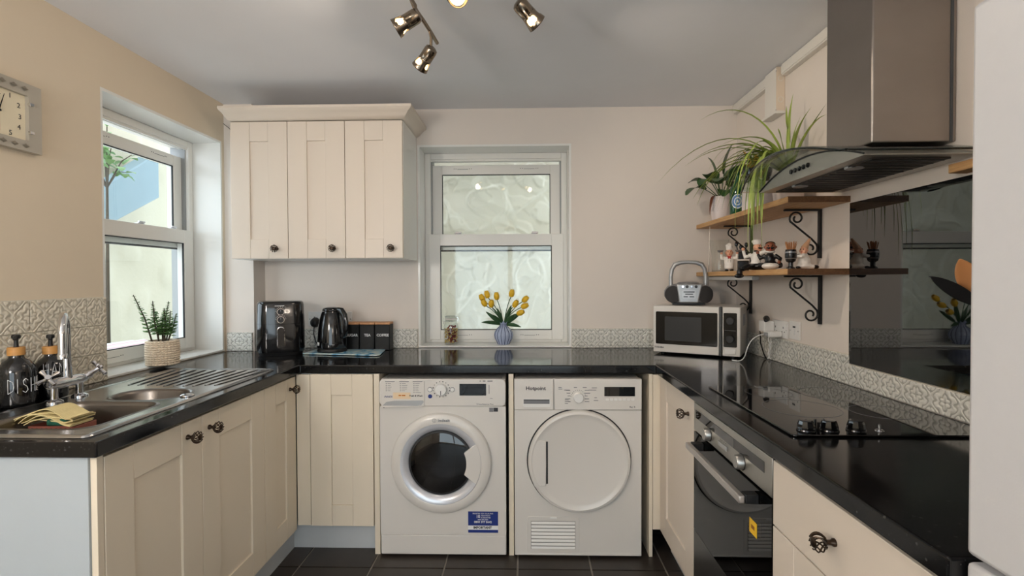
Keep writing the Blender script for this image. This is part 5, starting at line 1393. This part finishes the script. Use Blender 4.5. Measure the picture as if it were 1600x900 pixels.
    random.seed(8)
    for k in range(34):
        a = random.uniform(0, 2*PI); r = random.uniform(.02, .09); h = random.uniform(.01, .10)
        b = Vector((x+.3*r*math.cos(a), y+.3*r*math.sin(a), ZS+.180)); e = Vector((x+r*math.cos(a), y+r*math.sin(a), ZS+.180+h))
        obj('leaf', strip_leaf([b.lerp(e, q/6)+Vector((0, 0, .012*math.sin(PI*q/6))) for q in range(7)], .014, .3), [croton_m, croton_m, leaf_brown, leaf_mid][k % 4], t, smooth=70)
    # spider plant
    x, y = 1.140, 2.225
    t = thing('spider_plant', 'spider plant with long arching leaves trailing off the near end of the upper shelf', 'plant', (x, y, ZS))
    obj('pot', MB().ring([(0, 0), (.052, 0), (.055, .004), (.070, .125), (.072, .132), (.066, .132), (.062, .115), (0, .112)], (x, y, ZS), n=32), pot_white, t, smooth=40)
    obj('soil', MB().ring([(.063, .117), (0, .122)], (x, y, ZS), n=20), soil, t)
    b0 = Vector((x, y, ZS+.12)); random.seed(14)
    L = []
    def lf(c1, c2, e, w=.0055, mt=None): L.append((c1, c2, e, w*1.5, mt))
    # arching towards the room / left
    lf((-.10, .0, .20), (-.30, .05, .28), (-.50, .22, .03)); lf((-.08, .03, .16), (-.25, .08, .20), (-.38, .20, .10)); lf((-.06, .05, .18), (-.2, .12, .22), (-.33, .22, .14), .006)
    lf((-.05, -.02, .24), (-.22, -.02, .36), (-.36, .06, .27)); lf((-.09, .0, .15), (-.22, .0, .20), (-.30, .02, .06)); lf((-.10, -.05, .14), (-.24, -.1, .20), (-.27, -.12, -.12))
    lf((-.09, .0, .14), (-.23, .04, .19), (-.29, .08, -.13)); lf((-.1, .04, .13), (-.26, .12, .17), (-.31, .24, -.08)); lf((-.08, -.04, .17), (-.19, -.08, .22), (-.23, -.1, -.02)); lf((-.07, .06, .15), (-.2, .16, .2), (-.27, .30, .0))
    lf((-.08, .02, .15), (-.20, .03, .19), (-.25, .05, .0)); lf((-.08, .08, .12), (-.22, .22, .16), (-.29, .36, -.03)); lf((-.05, .1, .12), (-.15, .26, .18), (-.21, .40, .04))
    lf((-.08, -.02, .12), (-.2, -.03, .17), (-.27, -.02, -.07)); lf((-.07, .03, .12), (-.18, .06, .16), (-.24, .1, -.09)); lf((-.09, -.06, .12), (-.18, -.14, .15), (-.20, -.18, -.05))
    lf((-.06, -.06, .15), (-.18, -.1, .2), (-.33, -.05, .12))
    # upright
    lf((-.0, .0, .15), (.0, .01, .25), (.03, .02, .37), .006); lf((.01, -.01, .12), (.02, .0, .2), (.045, -.01, .26), .007); lf((-.02, .0, .12), (-.04, .0, .2), (-.035, .02, .22)); lf((.0, -.03, .12), (.0, -.06, .2), (.04, -.10, .27), .007); lf((-.01, -.02, .14), (-.02, -.02, .24), (-.01, .0, .31))
    lf((.02, -.05, .14), (.03, -.12, .22), (.05, -.2, .21), .005); lf((.01, -.03, .12), (.03, -.09, .17), (.06, -.17, .26), .004, 1)
    for k in range(16):
        a = random.uniform(-.3, 1.35); q = random.uniform(.16, .36); z_ = random.uniform(.10, .19)
        lf((-.3*q*math.cos(a), .3*q*math.sin(a), z_), (-.8*q*math.cos(a), .8*q*math.sin(a), z_*1.15), (-q*math.cos(a), q*math.sin(a), z_*.3-random.uniform(0, .2)), random.uniform(.0045, .0065), k % 3 == 0)
    # hanging over the near shelf end
    for k in range(26):
        fx = random.uniform(-.19, -.02); fy = random.uniform(-.16, .02); d = random.uniform(.28, .47) if k % 3 else random.uniform(.15, .28)
        if fx > -.140 and fy > -.27: fx = -.15-random.uniform(0, .08)
        lf((fx*.5, fy*.4-.02, .10), (fx*1.1, fy*1.1-.02, .13), (fx*1.05, fy*1.1-.02, .12-d), random.uniform(.004, .006), k % 4 == 0)
    for c1, c2, e, wd, mt in L:
        o = obj('leaf', strip_leaf(bez(b0, b0+Vector(c1), b0+Vector(c2), b0+Vector(e), 13), wd, .35), leaf_spider_d if mt else leaf_spider, t, smooth=70)
upper_plants()

# ------------------------------------------------------------------ chef figurines
def blob(name, prims, mat, parent, voxel=.0028):
    """one continuous surface from overlapping balls and tapered limbs"""
    m = MB()
    for p in prims:
        if p[0] == 'b': m.ball(p[1], p[2], 14, 10)
        else: m.tube(p[1], p[2], 10)
    o = obj(name, m, mat, parent, local=True, smooth=180)
    r = o.modifiers.new('join', 'REMESH'); r.mode = 'VOXEL'; r.voxel_size = voxel; r.use_smooth_shade = True
    s = o.modifiers.new('soft', 'SMOOTH'); s.iterations = 4; s.factor = .5
    return o
def chef_head(t, c, R, skin, facing, hat, moustache=False, tilt=0):
    """c centre, facing = unit vector in local frame"""
    c = Vector(c); f = Vector(facing).normalized(); up = Vector((0, 0, 1)); s = f.cross(up).normalized(); u2 = s.cross(f)
    h = blob('head', [('b', c, (R, R, R*1.08)), ('b', c+f*R*.92-u2*R*.05, R*.24), ('b', c+s*R*.98, R*.24), ('b', c-s*R*.98, R*.24), ('b', c+f*R*.35-u2*R*.55, R*.62), ('b', c+f*R*.55+s*R*.45-u2*R*.25, R*.36), ('b', c+f*R*.55-s*R*.45-u2*R*.25, R*.36)], skin, t, .0016)
    W_ = wm(t)
    def sub(nm, prims, mt):
        m = MB()
        for p in prims: m.ball(W_ @ Vector(p[0]), p[1], 8, 6)
        obj(nm, m, mt, h, smooth=60)
    sub('eye', [(c+f*R*.90+s*R*.36+u2*R*.24, R*.13), (c+f*R*.90-s*R*.36+u2*R*.24, R*.13)], fig_black)
    sub('mouth', [(c+f*R*.93-u2*R*.48, R*.15)], fig_red)
    if moustache: sub('moustache', [(c+f*R*.98+s*R*.28-u2*R*.25, R*.25), (c+f*R*.98-s*R*.28-u2*R*.25, R*.25), (c+f*R*.85+s*R*.55-u2*R*.22, R*.16), (c+f*R*.85-s*R*.55-u2*R*.22, R*.16)], fig_black)
    return h
def toque(t, c, R, up=(0, 0, 1), mat=None):
    c = Vector(c); u = Vector(up).normalized(); x = u.orthogonal().normalized(); y = u.cross(x)
    pr = [('t', [c-u*R*.1, c+u*R*.9], [R*.92, R*.98])]
    for k in range(7): a = 2*PI*k/7; pr.append(('b', c+u*R*1.25+x*R*.62*math.cos(a)+y*R*.62*math.sin(a), R*.52))
    pr.append(('b', c+u*R*1.45, R*.7))
    return blob('hat', pr, mat or fig_white, t, .0018)
Z2 = 1.3515
def chefs():
    # chef 1: standing with a pan in each hand
    t = thing('chef_figurine', 'standing chef figurine in a tall white hat holding up two pans on the lower shelf', 'figurine', (1.046, 2.62, Z2), -.35)
    blob('body', [('b', (0, 0, .050), (.025, .021, .032)), ('b', (0, 0, .028), (.024, .021, .020)), ('t', [(.010, 0, .026), (.011, -.002, .006)], [.012, .010]), ('t', [(-.010, 0, .026), (-.011, -.002, .006)], [.012, .010]), ('b', (0, 0, .076), (.013, .012, .010)),
                  ('t', [(.020, 0, .070), (.036, -.006, .064), (.037, -.012, .088)], [.010, .0085, .007]), ('t', [(-.020, 0, .070), (-.036, -.006, .064), (-.037, -.012, .088)], [.010, .0085, .007])], fig_white, t)
    blob('apron', [('b', (0, -.008, .040), (.023, .018, .030)), ('b', (0, -.006, .020), (.025, .020, .014))], fig_white, t)
    m = MB()
    for z in (.048, .056, .064):
        for x in (-.006, .006): m.ball((x, -.0265, z), .0016, 6, 4)
    obj('button', m, fig_black, t, local=True)
    blob('shoe', [('b', (.012, -.008, .006), (.010, .016, .0065)), ('b', (-.012, -.008, .006), (.010, .016, .0065))], fig_black, t, .002)
    blob('hand', [('b', (.037, -.013, .092), .007), ('b', (-.037, -.013, .092), .007)], skin_m, t, .0018)
    chef_head(t, (0, -.004, .094), .0175, skin_m, (0, -1, 0), 1)
    toque(t, (0, 0, .110), .0165)
    blob('neckerchief', [('b', (0, -.004, .077), (.014, .013, .005)), ('b', (.004, -.017, .070), (.004, .004, .008)), ('b', (-.004, -.017, .070), (.004, .004, .008))], fig_red, t, .0016)
    for sx in (-1, 1): obj('pan', MB().ring([(0, 0), (.010, .001), (.015, .010), (.016, .011), (.013, .004)], (sx*.042, -.014, .096), n=18), fig_silver, t, local=True, smooth=50)
    # black utensil stand behind
    u = thing('utensil_stand', 'miniature black stand of kitchen tools behind the standing chef figurine', 'ornament', (1.108, 2.60, Z2), -.3)
    obj('stand', MB().box(-.026, -.016, .0005, .026, .016, .052), fig_black, u, local=True, bevel=.004)
    obj('stand_rim', MB().box(-.028, -.018, .0525, .028, .018, .060), fig_white, u, local=True, bevel=.002)
    m = MB()
    for k, (x, h, tl) in enumerate(((-.018, .13, -.012), (-.006, .115, -.004), (.006, .125, .008), (.018, .118, .03))):
        m.tube([(x, 0, .055), (x+tl, 0, h)], .003, 6); m.ball((x+tl*1.1, 0, h+.008), (.009, .004, .013), 8, 6)
    obj('tools', m, fig_black, u, local=True)
    obj('panel', MB().prism(rrect(-.024, .06, .024, .10, .01, 4), 'y', .006, .012), fig_black, u, local=True)
    # chef 2: reclining, in black trousers with the foot over the shelf edge
    t = thing('chef_figurine', 'reclining chef figurine in black trousers with one shoe over the edge of the lower shelf', 'figurine', (1.045, 2.33, Z2), 0)
    blob('body', [('b', (.005, .0, .026), (.024, .026, .026)), ('b', (.008, .004, .056), (.022, .026, .030)), ('b', (.012, .004, .085), (.011, .012, .012)), ('t', [(.012, -.020, .074), (.032, -.040, .082), (.040, -.045, .104)], [.011, .0095, .008]), ('t', [(-.004, .022, .072), (-.026, .040, .060), (-.034, .040, .092)], [.011, .0095, .008])], fig_white, t)
    blob('trousers', [('b', (.002, -.006, .018), (.022, .026, .018)), ('t', [(.01, -.014, .017), (.034, -.075, .018), (.050, -.135, .020)], [.017, .016, .013]), ('t', [(-.006, -.004, .016), (-.042, -.028, .016), (-.070, -.030, .004)], [.016, .014, .011])], fig_black, t)
    blob('shoe', [('b', (-.080, -.030, -.010), (.013, .012, .020)), ('b', (-.084, -.034, -.026), (.022, .013, .010))], fig_black, t, .002)
    blob('hand', [('b', (.041, -.046, .110), .008), ('b', (-.035, .040, .098), .008)], skin_m, t, .0018)
    chef_head(t, (.014, .002, .104), .0185, skin_m, (.35, -1, .05), 1, True)
    blob('hat', [('b', (.012, .004, .121), (.019, .019, .008)), ('b', (.012, .006, .131), (.022, .022, .012))], fig_white, t, .0018)
    blob('neckerchief', [('b', (.012, .002, .087), (.016, .015, .006))], fig_black, t, .0016)
    # chef 3: dark haired, leaning beside him
    t = thing('chef_figurine', 'brown-faced chef figurine with dark hair and moustache leaning beside the reclining one', 'figurine', (1.064, 2.222, Z2), 0)
    blob('body', [('b', (0, 0, .022), (.028, .030, .022)), ('b', (0, .004, .048), (.022, .022, .026)), ('t', [(-.016, .010, .062), (-.034, .024, .050), (-.040, .030, .070)], [.010, .009, .007]), ('t', [(.014, -.010, .062), (.030, -.026, .046), (.020, -.036, .034)], [.010, .009, .007]), ('b', (0, .004, .074), (.012, .012, .010))], fig_black, t)
    blob('apron', [('b', (-.002, -.006, .016), (.036, .034, .016))], fig_white, t, .002)
    blob('neckerchief', [('b', (0, .002, .078), (.021, .021, .007))], fig_white, t, .0016)
    blob('hand', [('b', (-.041, .031, .076), .0075), ('b', (.018, -.040, .032), .0075)], skin_brown, t, .0018)
    chef_head(t, (0, .002, .098), .022, skin_brown, (-.45, -1, .05), 0, True)
    blob('hair', [('b', (.003, .008, .112), (.021, .020, .012)), ('b', (.010, .012, .102), (.015, .015, .016))], fig_black, t, .0018)
    # chef 4: kneeling with a barrel of toothpicks
    t = thing('chef_figurine', 'kneeling chef figurine hugging a black barrel at the near end of the lower shelf', 'figurine', (1.122, 2.07, Z2), 0)
    blob('body', [('b', (.004, 0, .030), (.024, .021, .026)), ('b', (0, 0, .050), (.019, .017, .018)), ('t', [(-.004, -.014, .056), (-.020, -.020, .050), (-.036, -.012, .052)], [.009, .008, .007]), ('t', [(-.004, .014, .056), (-.020, .018, .050), (-.034, .010, .052)], [.009, .008, .007]), ('b', (.004, 0, .012), (.030, .024, .013)), ('t', [(.01, -.01, .010), (.036, -.012, .008)], [.012, .009])], fig_white, t)
    blob('shoe', [('b', (.044, -.012, .008), (.012, .009, .008)), ('b', (-.028, -.014, .006), (.010, .009, .006))], fig_black, t, .002)
    blob('hand', [('b', (-.040, -.013, .054), .0065)], skin_m, t, .0016)
    chef_head(t, (.0, -.002, .074), .0155, skin_m, (-.8, -.6, .1), 1)
    blob('hat', [('t', [(.004, 0, .083), (.018, 0, .108), (.026, 0, .122)], [.0145, .008, .004])], fig_tan, t, .0016)
    blob('neckerchief', [('b', (0, 0, .061), (.013, .013, .005))], fig_red, t, .0016)
    g = thing('toothpick_barrel', 'small black barrel of wooden toothpicks held by the kneeling chef figurine', 'barrel', (1.068, 2.062, Z2), 0)
    obj('barrel', MB().ring([(0, .030), (.017, .030), (.021, .046), (.0215, .062), (.019, .078), (.0165, .078), (.0165, .06), (0, .06)], (0, 0, 0), n=24), fig_black, g, local=True, smooth=50)
    obj('peg_leg', MB().ring([(.016, .0005), (.016, .006), (.009, .010), (.009, .026), (.016, .0305), (0, .031)], (0, 0, 0), n=20), fig_black, g, local=True)
    obj('hoop', MB().ring([(.0195, .040), (.0205, .041), (.0212, .044), (.020, .044)], (0, 0, 0), n=24).ring([(.0216, .064), (.0222, .066), (.0214, .070), (.0205, .07)], (0, 0, 0), n=24), fig_silver, g, local=True)
    random.seed(2); m = MB()
    for k in range(46):
        a, r = random.uniform(0, 2*PI), .015*math.sqrt(random.random()); x, y = r*math.cos(a), r*math.sin(a)
        m.tube([(x*.7, y*.7, .062), (x*1.5, y*1.5, .108+random.uniform(-.006, .004))], [.0013, .0009], 5)
    obj('toothpicks', m, pick_m, g, local=True, kind='stuff')
    # cut glass vase at the far end
    v = thing('cut_glass_vase', 'clear cut-glass vase at the far end of the lower shelf', 'vase', (1.085, 2.86, Z2), 0)
    def fn(u, q):
        a = 2*PI*u; r = .034+.020*q**2.2
        if q < .38: r += .0018*abs(math.sin(12*a+q*60))+.0018*abs(math.sin(12*a-q*60))
        else: r += .0022*math.sin(9*a)*(q-.3)
        return (r*math.cos(a), r*math.sin(a), .002+.178*q)
    obj('glass', MB().grid(fn, 96, 40), clear_glass, v, local=True, smooth=40)
    obj('glass_base', MB().ring([(0, .001), (.034, .001), (.035, .008), (0, .010)], (0, 0, 0), n=30), clear_glass, v, local=True)
chefs()

# ================================================================== RIGHT WALL BITS
def right_wall_bits():
    B = lambda y, z: basis((XR, y, z), (0, -1, 0), (0, 0, 1), (-1, 0, 0))
    socket('white double wall socket on the right wall beside the microwave', B(2.475, 1.070), .148, .082, 2)
    socket('white fused switch plate on the right wall next to the double socket', B(2.340, 1.076), .086, .084, 1, True)
    t = thing('charger', 'white phone charger block plugged into the socket beside the microwave', 'charger', (1.20, 2.47, 1.03))
    obj('block', MB().box(1.165, 2.440, 1.032, 1.226, 2.50, 1.060), white_plastic, t, bevel=.006, segs=3)
    obj('connector', MB().box(1.150, 2.452, 1.040, 1.166, 2.470, 1.054), silver_plastic, t, bevel=.002)
    pts = bez((1.152, 2.461, 1.047), (1.10, 2.45, 1.04), (1.07, 2.44, 1.02), (1.060, 2.45, .96), 8)+bez((1.060, 2.45, .96), (1.056, 2.455, .93), (1.05, 2.47, .913), (1.030, 2.49, .912), 8)[1:]
    obj('cable', MB().tube(pts, .0024, 7), white_plastic, t)
    obj('cable_end', MB().tube([(1.032, 2.488, .9125), (1.015, 2.503, .9125)], [.0042, .0038], 8), white_plastic, t)
    t = thing('adaptor_plug', 'white adaptor with a black plug on top in the socket beside the microwave', 'plug', (1.21, 2.52, 1.06))
    obj('adaptor', MB().box(1.175, 2.515, 1.050, 1.226, 2.575, 1.105), white_plastic, t, bevel=.005, segs=3)
    obj('black_plug', MB().tube([(1.175, 2.500, 1.108), (1.19, 2.52, 1.114), (1.205, 2.555, 1.114), (1.21, 2.58, 1.106)], [.008, .014, .015, .008], 12), black_matt, t, smooth=60)
    obj('cord', MB().tube([(1.21, 2.58, 1.106), (1.215, 2.63, 1.09), (1.222, 2.66, 1.05), (1.225, 2.66, .98), (1.222, 2.62, .93), (1.215, 2.58, .913)], .003, 7), black_matt, t)
    t = thing('white_cable', 'thin white twisted cable hanging below the double socket beside the microwave', 'cable', (1.21, 2.46, .92))
    for k in (0, 1):
        pts = [(1.205+.004*math.sin(q*1.9+k*PI), 2.52+.012*math.sin(q*.9+k*2), 1.045-.13*q/9) for q in range(10)]; obj('strand', MB().tube(pts, .002, 6), white_plastic, t)
    # cable trunking under the ceiling
    t = thing('cable_trunking', 'white cable trunking along the top of the right wall', 'trunking', (XR, 2.3, 2.27))
    obj('channel', MB().box(XR-.028, 1.735, 2.268, XR-.001, 2.43, 2.3215).box(XR-.028, 2.575, 2.268, XR-.001, 2.985, 2.3215), clear_box, t, bevel=.002)
    obj('cover', MB().box(XR-.031, 1.735, 2.276, XR-.0275, 2.43, 2.313).box(XR-.031, 2.575, 2.276, XR-.0275, 2.985, 2.313), clear_box, t, bevel=.001)
    t = thing('junction_box', 'pale plastic junction box on the right wall under the ceiling', 'box', (XR, 2.5, 2.098))
    obj('back_box', MB().box(XR-.040, 2.455, 2.110, XR-.001, 2.570, 2.320), clear_box, t, bevel=.002)
    obj('base_flange', MB().box(XR-.050, 2.445, 2.098, XR-.001, 2.585, 2.111), clear_box, t, bevel=.002)
    obj('near_face', MB().box(XR-.041, 2.4515, 2.112, XR-.001, 2.4545, 2.320), cream_box, t)
    for z in (2.265, 2.165): obj('knockout', MB().ring([(.011, 0), (.013, 0), (.013, .0012), (.011, .0012), (.011, 0)], (XR-.021, 2.4514, z), '-y', 20), clear_box, t)
    for z in (2.115, 2.30): obj('screw', MB().ring([(0, .001), (.003, .0005), (.003, 0)], (XR-.043, 2.4513, z), '-y', 8), chrome, t)
    obj('wooden_shelf_end', MB().box(1.185, 1.05, 1.605, XR-.002, 1.452, 1.630), oak_m, label='short piece of brown wooden shelf peeping out behind the fridge', cat='shelf', bevel=.002)
right_wall_bits()
def utensils():
    x, y = .985, 1.0
    t = thing('utensil_pot', 'dark pot for cooking utensils hidden behind the fridge', 'pot', (x, y, ZT+.0005))
    obj('pot', MB().ring([(0, 0), (.055, 0), (.058, .004), (.060, .15), (.056, .15), (.054, .01), (0, .008)], (x, y, ZT+.0005), n=30), black_gloss, t, smooth=40)
    def utensil(name, label, e, hd, base, L, Wd, mt, dish):
        b = Vector(base); e = Vector(e); hd = Vector(hd).normalized()
        u = thing(name, label, 'utensil', base)
        obj('handle', MB().tube([b, b.lerp(e, .5), b.lerp(e, .9), e, e+hd*.012], [.0058, .005, .0045, .0045, .005], 8), mt, u)
        view = Vector((-.62, -.76, .15)); s = hd.cross(view).normalized(); n = s.cross(hd)
        m = MB(); V = []; nn = 14
        for q in range(13):
            v = q/12; r = math.sin(PI*(.03+.955*v))**.62*Wd
            for k in range(nn):
                a = 2*PI*k/nn; c_ = math.cos(a); V.append(e+hd*L*v+s*r*c_+n*(.0035*math.sin(a)+dish*c_*c_))
        m.add(V, [(q*nn+k, q*nn+(k+1) % nn, (q+1)*nn+(k+1) % nn, (q+1)*nn+k) for q in range(12) for k in range(nn)]+[tuple(range(nn)), tuple(range(12*nn, 13*nn))])
        obj('head', m, mt, u, smooth=70)
    utensil('wooden_spoon', 'wooden spoon standing highest behind the fridge, in front of the splashback', (.852, .975, 1.278), (-.42, 0, .90), (1.010, 1.01, .935), .078, .0185, wood_spoon, .004)
    utensil('spoon', 'black spoon leaning left below the wooden spoon', (.850, .965, 1.262), (-.86, 0, .50), (1.00, .985, .935), .108, .0125, black_gloss, .004)
    utensil('ladle', 'black ladle lowest of the utensils at the fridge edge', (.868, .955, 1.178), (-.45, 0, .89), (.97, 1.0, .935), .070, .022, black_gloss, .006)
utensils()

# ================================================================== CLOCK
def clock():
    c = Vector((XL, 1.612, 1.872)); hw, hh = .135, .115
    t = thing('wall_clock', 'rectangular silver-framed clock with a cream face on the left wall', 'clock', (XL, 1.612, 1.872))
    y0, y1, z0, z1 = c.y-hw, c.y+hw, c.z-hh, c.z+hh; X = XL
    f = .042
    m = MB()
    # sloped frame
    def sec(a, b): pass
    outer = [(y0, z0), (y1, z0), (y1, z1), (y0, z1)]; inn = [(y0+f, z0+f*.9), (y1-f, z0+f*.9), (y1-f, z1-f*.9), (y0+f, z1-f*.9)]
    L = [[(X+.001, y, z) for y, z in outer], [(X+.026, y, z) for y, z in outer], [(X+.030, y0+(y-y0)*.97+.004, z) for y, z in outer], [(X+.022, y, z) for y, z in inn], [(X+.008, y, z) for y, z in inn]]
    for a, b in zip(L, L[1:]): m.add(a+b, [(i, (i+1) % 4, 4+(i+1) % 4, 4+i) for i in range(4)])
    obj('frame', m, clock_frame, t, smooth=20)
    obj('face', MB().box(X+.004, y0+f-.004, z0+f*.9-.004, X+.009, y1-f+.004, z1-f*.9+.004), clock_face, t)
    d = MB()
    for zz in (z1-.018, z0+.018):
        for k in range(5):
            yy = c.y-.075+k*.0375; d.add([(X+.0285, yy-.013, zz), (X+.0285, yy, zz-.008), (X+.0285, yy+.013, zz), (X+.0285, yy, zz+.008), (X+.0325, yy, zz)], [(0, 1, 4), (1, 2, 4), (2, 3, 4), (3, 0, 4)])
    obj('diamond', d, pm('clock_diamond', (138, 130, 116), .35, metal=.4), t, smooth=0)
    for zz in (c.z+.048, c.z-.048): obj('clip', MB().box(X+.022, y1-f-.004, zz-.005, X+.033, y1-f+.010, zz+.005), chrome, t, bevel=.001)
    fw, fh = hw-f, hh-f*.9; xt = X+.0095
    pos = {'12': (0, .8), '1': (.45, .80), '2': (.76, .48), '3': (.80, 0), '4': (.76, -.46), '5': (.45, -.80), '6': (0, -.8), '11': (-.45, .8), '10': (-.76, .48), '9': (-.8, 0), '8': (-.76, -.46), '7': (-.45, -.8)}
    for s, (a, b) in pos.items(): text(s, .024, (xt, c.y+a*fw, c.z+b*fh), (0, 1, 0), (0, 0, 1), print_dark, t, name='numeral', depth=.0003)
    def hand(a, L_, wd, mt, off):
        dy, dz = math.sin(a), math.cos(a); b = Vector((xt+off, c.y, c.z)); e = b+Vector((0, dy, dz))*L_; s = Vector((0, dz, -dy))*wd
        obj('hand', MB().add([b-s, b+s, e+s*.3, e-s*.3, b-s+Vector((.001, 0, 0)), b+s+Vector((.001, 0, 0)), e+s*.3+Vector((.001, 0, 0)), e-s*.3+Vector((.001, 0, 0))], [(0, 1, 2, 3), (4, 7, 6, 5), (0, 4, 5, 1), (1, 5, 6, 2), (2, 6, 7, 3), (3, 7, 4, 0)]), mt, t)
    hand(.02, .040, .003, fig_black, .003); hand(.30, .062, .0022, fig_black, .005); hand(PI, .066, .0008, fig_red, .007)
    obj('pivot', MB().ring([(0, .012), (.004, .011), (.004, 0)], (xt, c.y, c.z), 'x', 14), fig_black, t)
clock()

# ================================================================== CEILING SPOTLIGHT
def spotlight_fixture():
    t = thing('ceiling_spotlight', 'ceiling light with four adjustable bronze spot heads on curved bars', 'lamp', (-.20, 1.60, ZC))
    obj('ceiling_plate', MB().ring([(0, -.03), (.045, -.03), (.055, -.02), (.058, -.001), (0, -.001)], (-.20, 1.60, ZC), n=32), spot_metal, t, smooth=40)
    p1 = bez((-.20, 1.60, 2.288), (-.32, 1.50, 2.282), (-.42, 1.64, 2.268), (-.369, 1.844, 2.26), 14)+[Vector((-.356, 1.92, 2.255)), Vector((-.344, 2.008, 2.25))]
    p2 = bez((-.20, 1.60, 2.288), (-.12, 1.50, 2.286), (-.03, 1.50, 2.284), (.0, 1.62, 2.280), 12)
    obj('bar', MB().tube(p1, .0075, 10), spot_metal, t, smooth=60); obj('bar', MB().tube(p2, .0075, 10), spot_metal, t, smooth=60)
    heads = [((-.353, 1.713, 2.210), (-.425, 1.715, 2.168), (-.380, 1.715, 2.262)), ((-.347, 1.926, 2.195), (-.412, 1.975, 2.132), (-.356, 1.913, 2.256)),
             ((-.230, 1.640, 2.228), (-.205, 1.570, 2.188), (-.215, 1.61, 2.285)), ((-.022, 1.640, 2.206), (.036, 1.680, 2.162), (-.004, 1.615, 2.278))]
    for (b, f, pv), (pw_, cone) in zip(heads, ((1.3, 150), (.6, 150), (1.0, 150), (3.0, 116))):
        b, f, pv = Vector(b), Vector(f), Vector(pv); ax = (f-b).normalized(); L = .095; f = b+ax*L
        x = ax.orthogonal().normalized(); mw_ = basis(b, x, ax.cross(x), ax)
        m = MB(); n = 24; pr = [(0, 0), (.014, 0), (.023, .006), (.025, .016), (.025, .05), (.028, .064), (.033, .094)]
        m2 = MB().ring(pr[:5], n=n, cap=False)
        # flared front with three arched cut-outs
        n = 48; nr = 12
        rad = lambda h: .025+.008*((h-.05)/.044)**1.3
        vs = [(rad(.05+.044*i/nr)*math.cos(2*PI*k/n), rad(.05+.044*i/nr)*math.sin(2*PI*k/n), .05+.044*i/nr) for i in range(nr+1) for k in range(n)]
        def cut(i, k):
            u = ((k+.5) % 16-8)/5.2; v = (i+.5-5.0)/3.6
            return abs(u)**2.2+abs(v)**2.2 < 1
        fs = [(i*n+k, i*n+(k+1) % n, (i+1)*n+(k+1) % n, (i+1)*n+k) for i in range(nr) for k in range(n) if not cut(i, k)]
        n = 24
        m2.add(vs, fs); m2.v = [mw_ @ v for v in m2.v]
        h = obj('spot_head', m2, spot_metal, t, smooth=40)
        s_ = h.modifiers.new('thick', 'SOLIDIFY'); s_.thickness = .0012
        k = MB().ring([(0, .02), (.010, .02), (.013, .05), (.024, .072), (.026, .082), (.015, .089), (0, .091)], n=20); k.v = [mw_ @ v for v in k.v]
        obj('bulb', k, bulb_m, h, smooth=60)
        obj('swivel', MB().tube([pv, (pv+b)/2+Vector((0, 0, .004)), b+ax*.012], .0055, 8), spot_metal, h)
        ld = bpy.data.lights.new('spot_lamp', 'SPOT'); ld.energy = SPOT_W*pw_; ld.color = (1, .84, .68); ld.spot_size = math.radians(cone); ld.spot_blend = .7; ld.shadow_soft_size = .022
        lo = bpy.data.objects.new('spot_lamp', ld); C.objects.link(lo); lo.parent = t
        z = -ax; lo.matrix_basis = wm(t).inverted() @ basis(b+ax*.100, x, z.cross(x), z)
spotlight_fixture()
def fill_globe(x, y, z, watts, col, label):  # unseen globe lamp added for frontal fill
    t = thing('fill_globe_lamp', label, 'lamp', (x, y, ZC))
    obj('ceiling_rose', MB().ring([(0, -.02), (.04, -.02), (.05, -.001), (0, -.001)], (x, y, ZC), n=24), gloss_white, t)
    obj('cord', MB().tube([(x, y, ZC-.02), (x, y, z+.10)], .004, 6), white_plastic, t)
    obj('globe', MB().ball((x, y, z), .10, 24, 16), fill_globe_m, t, smooth=80)
    ld = bpy.data.lights.new('fill_point_light', 'POINT'); ld.shadow_soft_size = .13; ld.energy = watts; ld.color = col
    lo = bpy.data.objects.new('fill_point_light', ld); C.objects.link(lo); lo.parent = t; lo.location = (0, 0, z-ZC)
fill_globe(-1.36, -.25, 1.62, FILL_A, (1, .95, .90), 'added white fill-light globe beside the left wall, unseen behind the camera')
fill_globe(.78, -1.0, 1.60, FILL_B, (1, .86, .72), 'added white fill-light globe at the back of the room, unseen behind the camera')
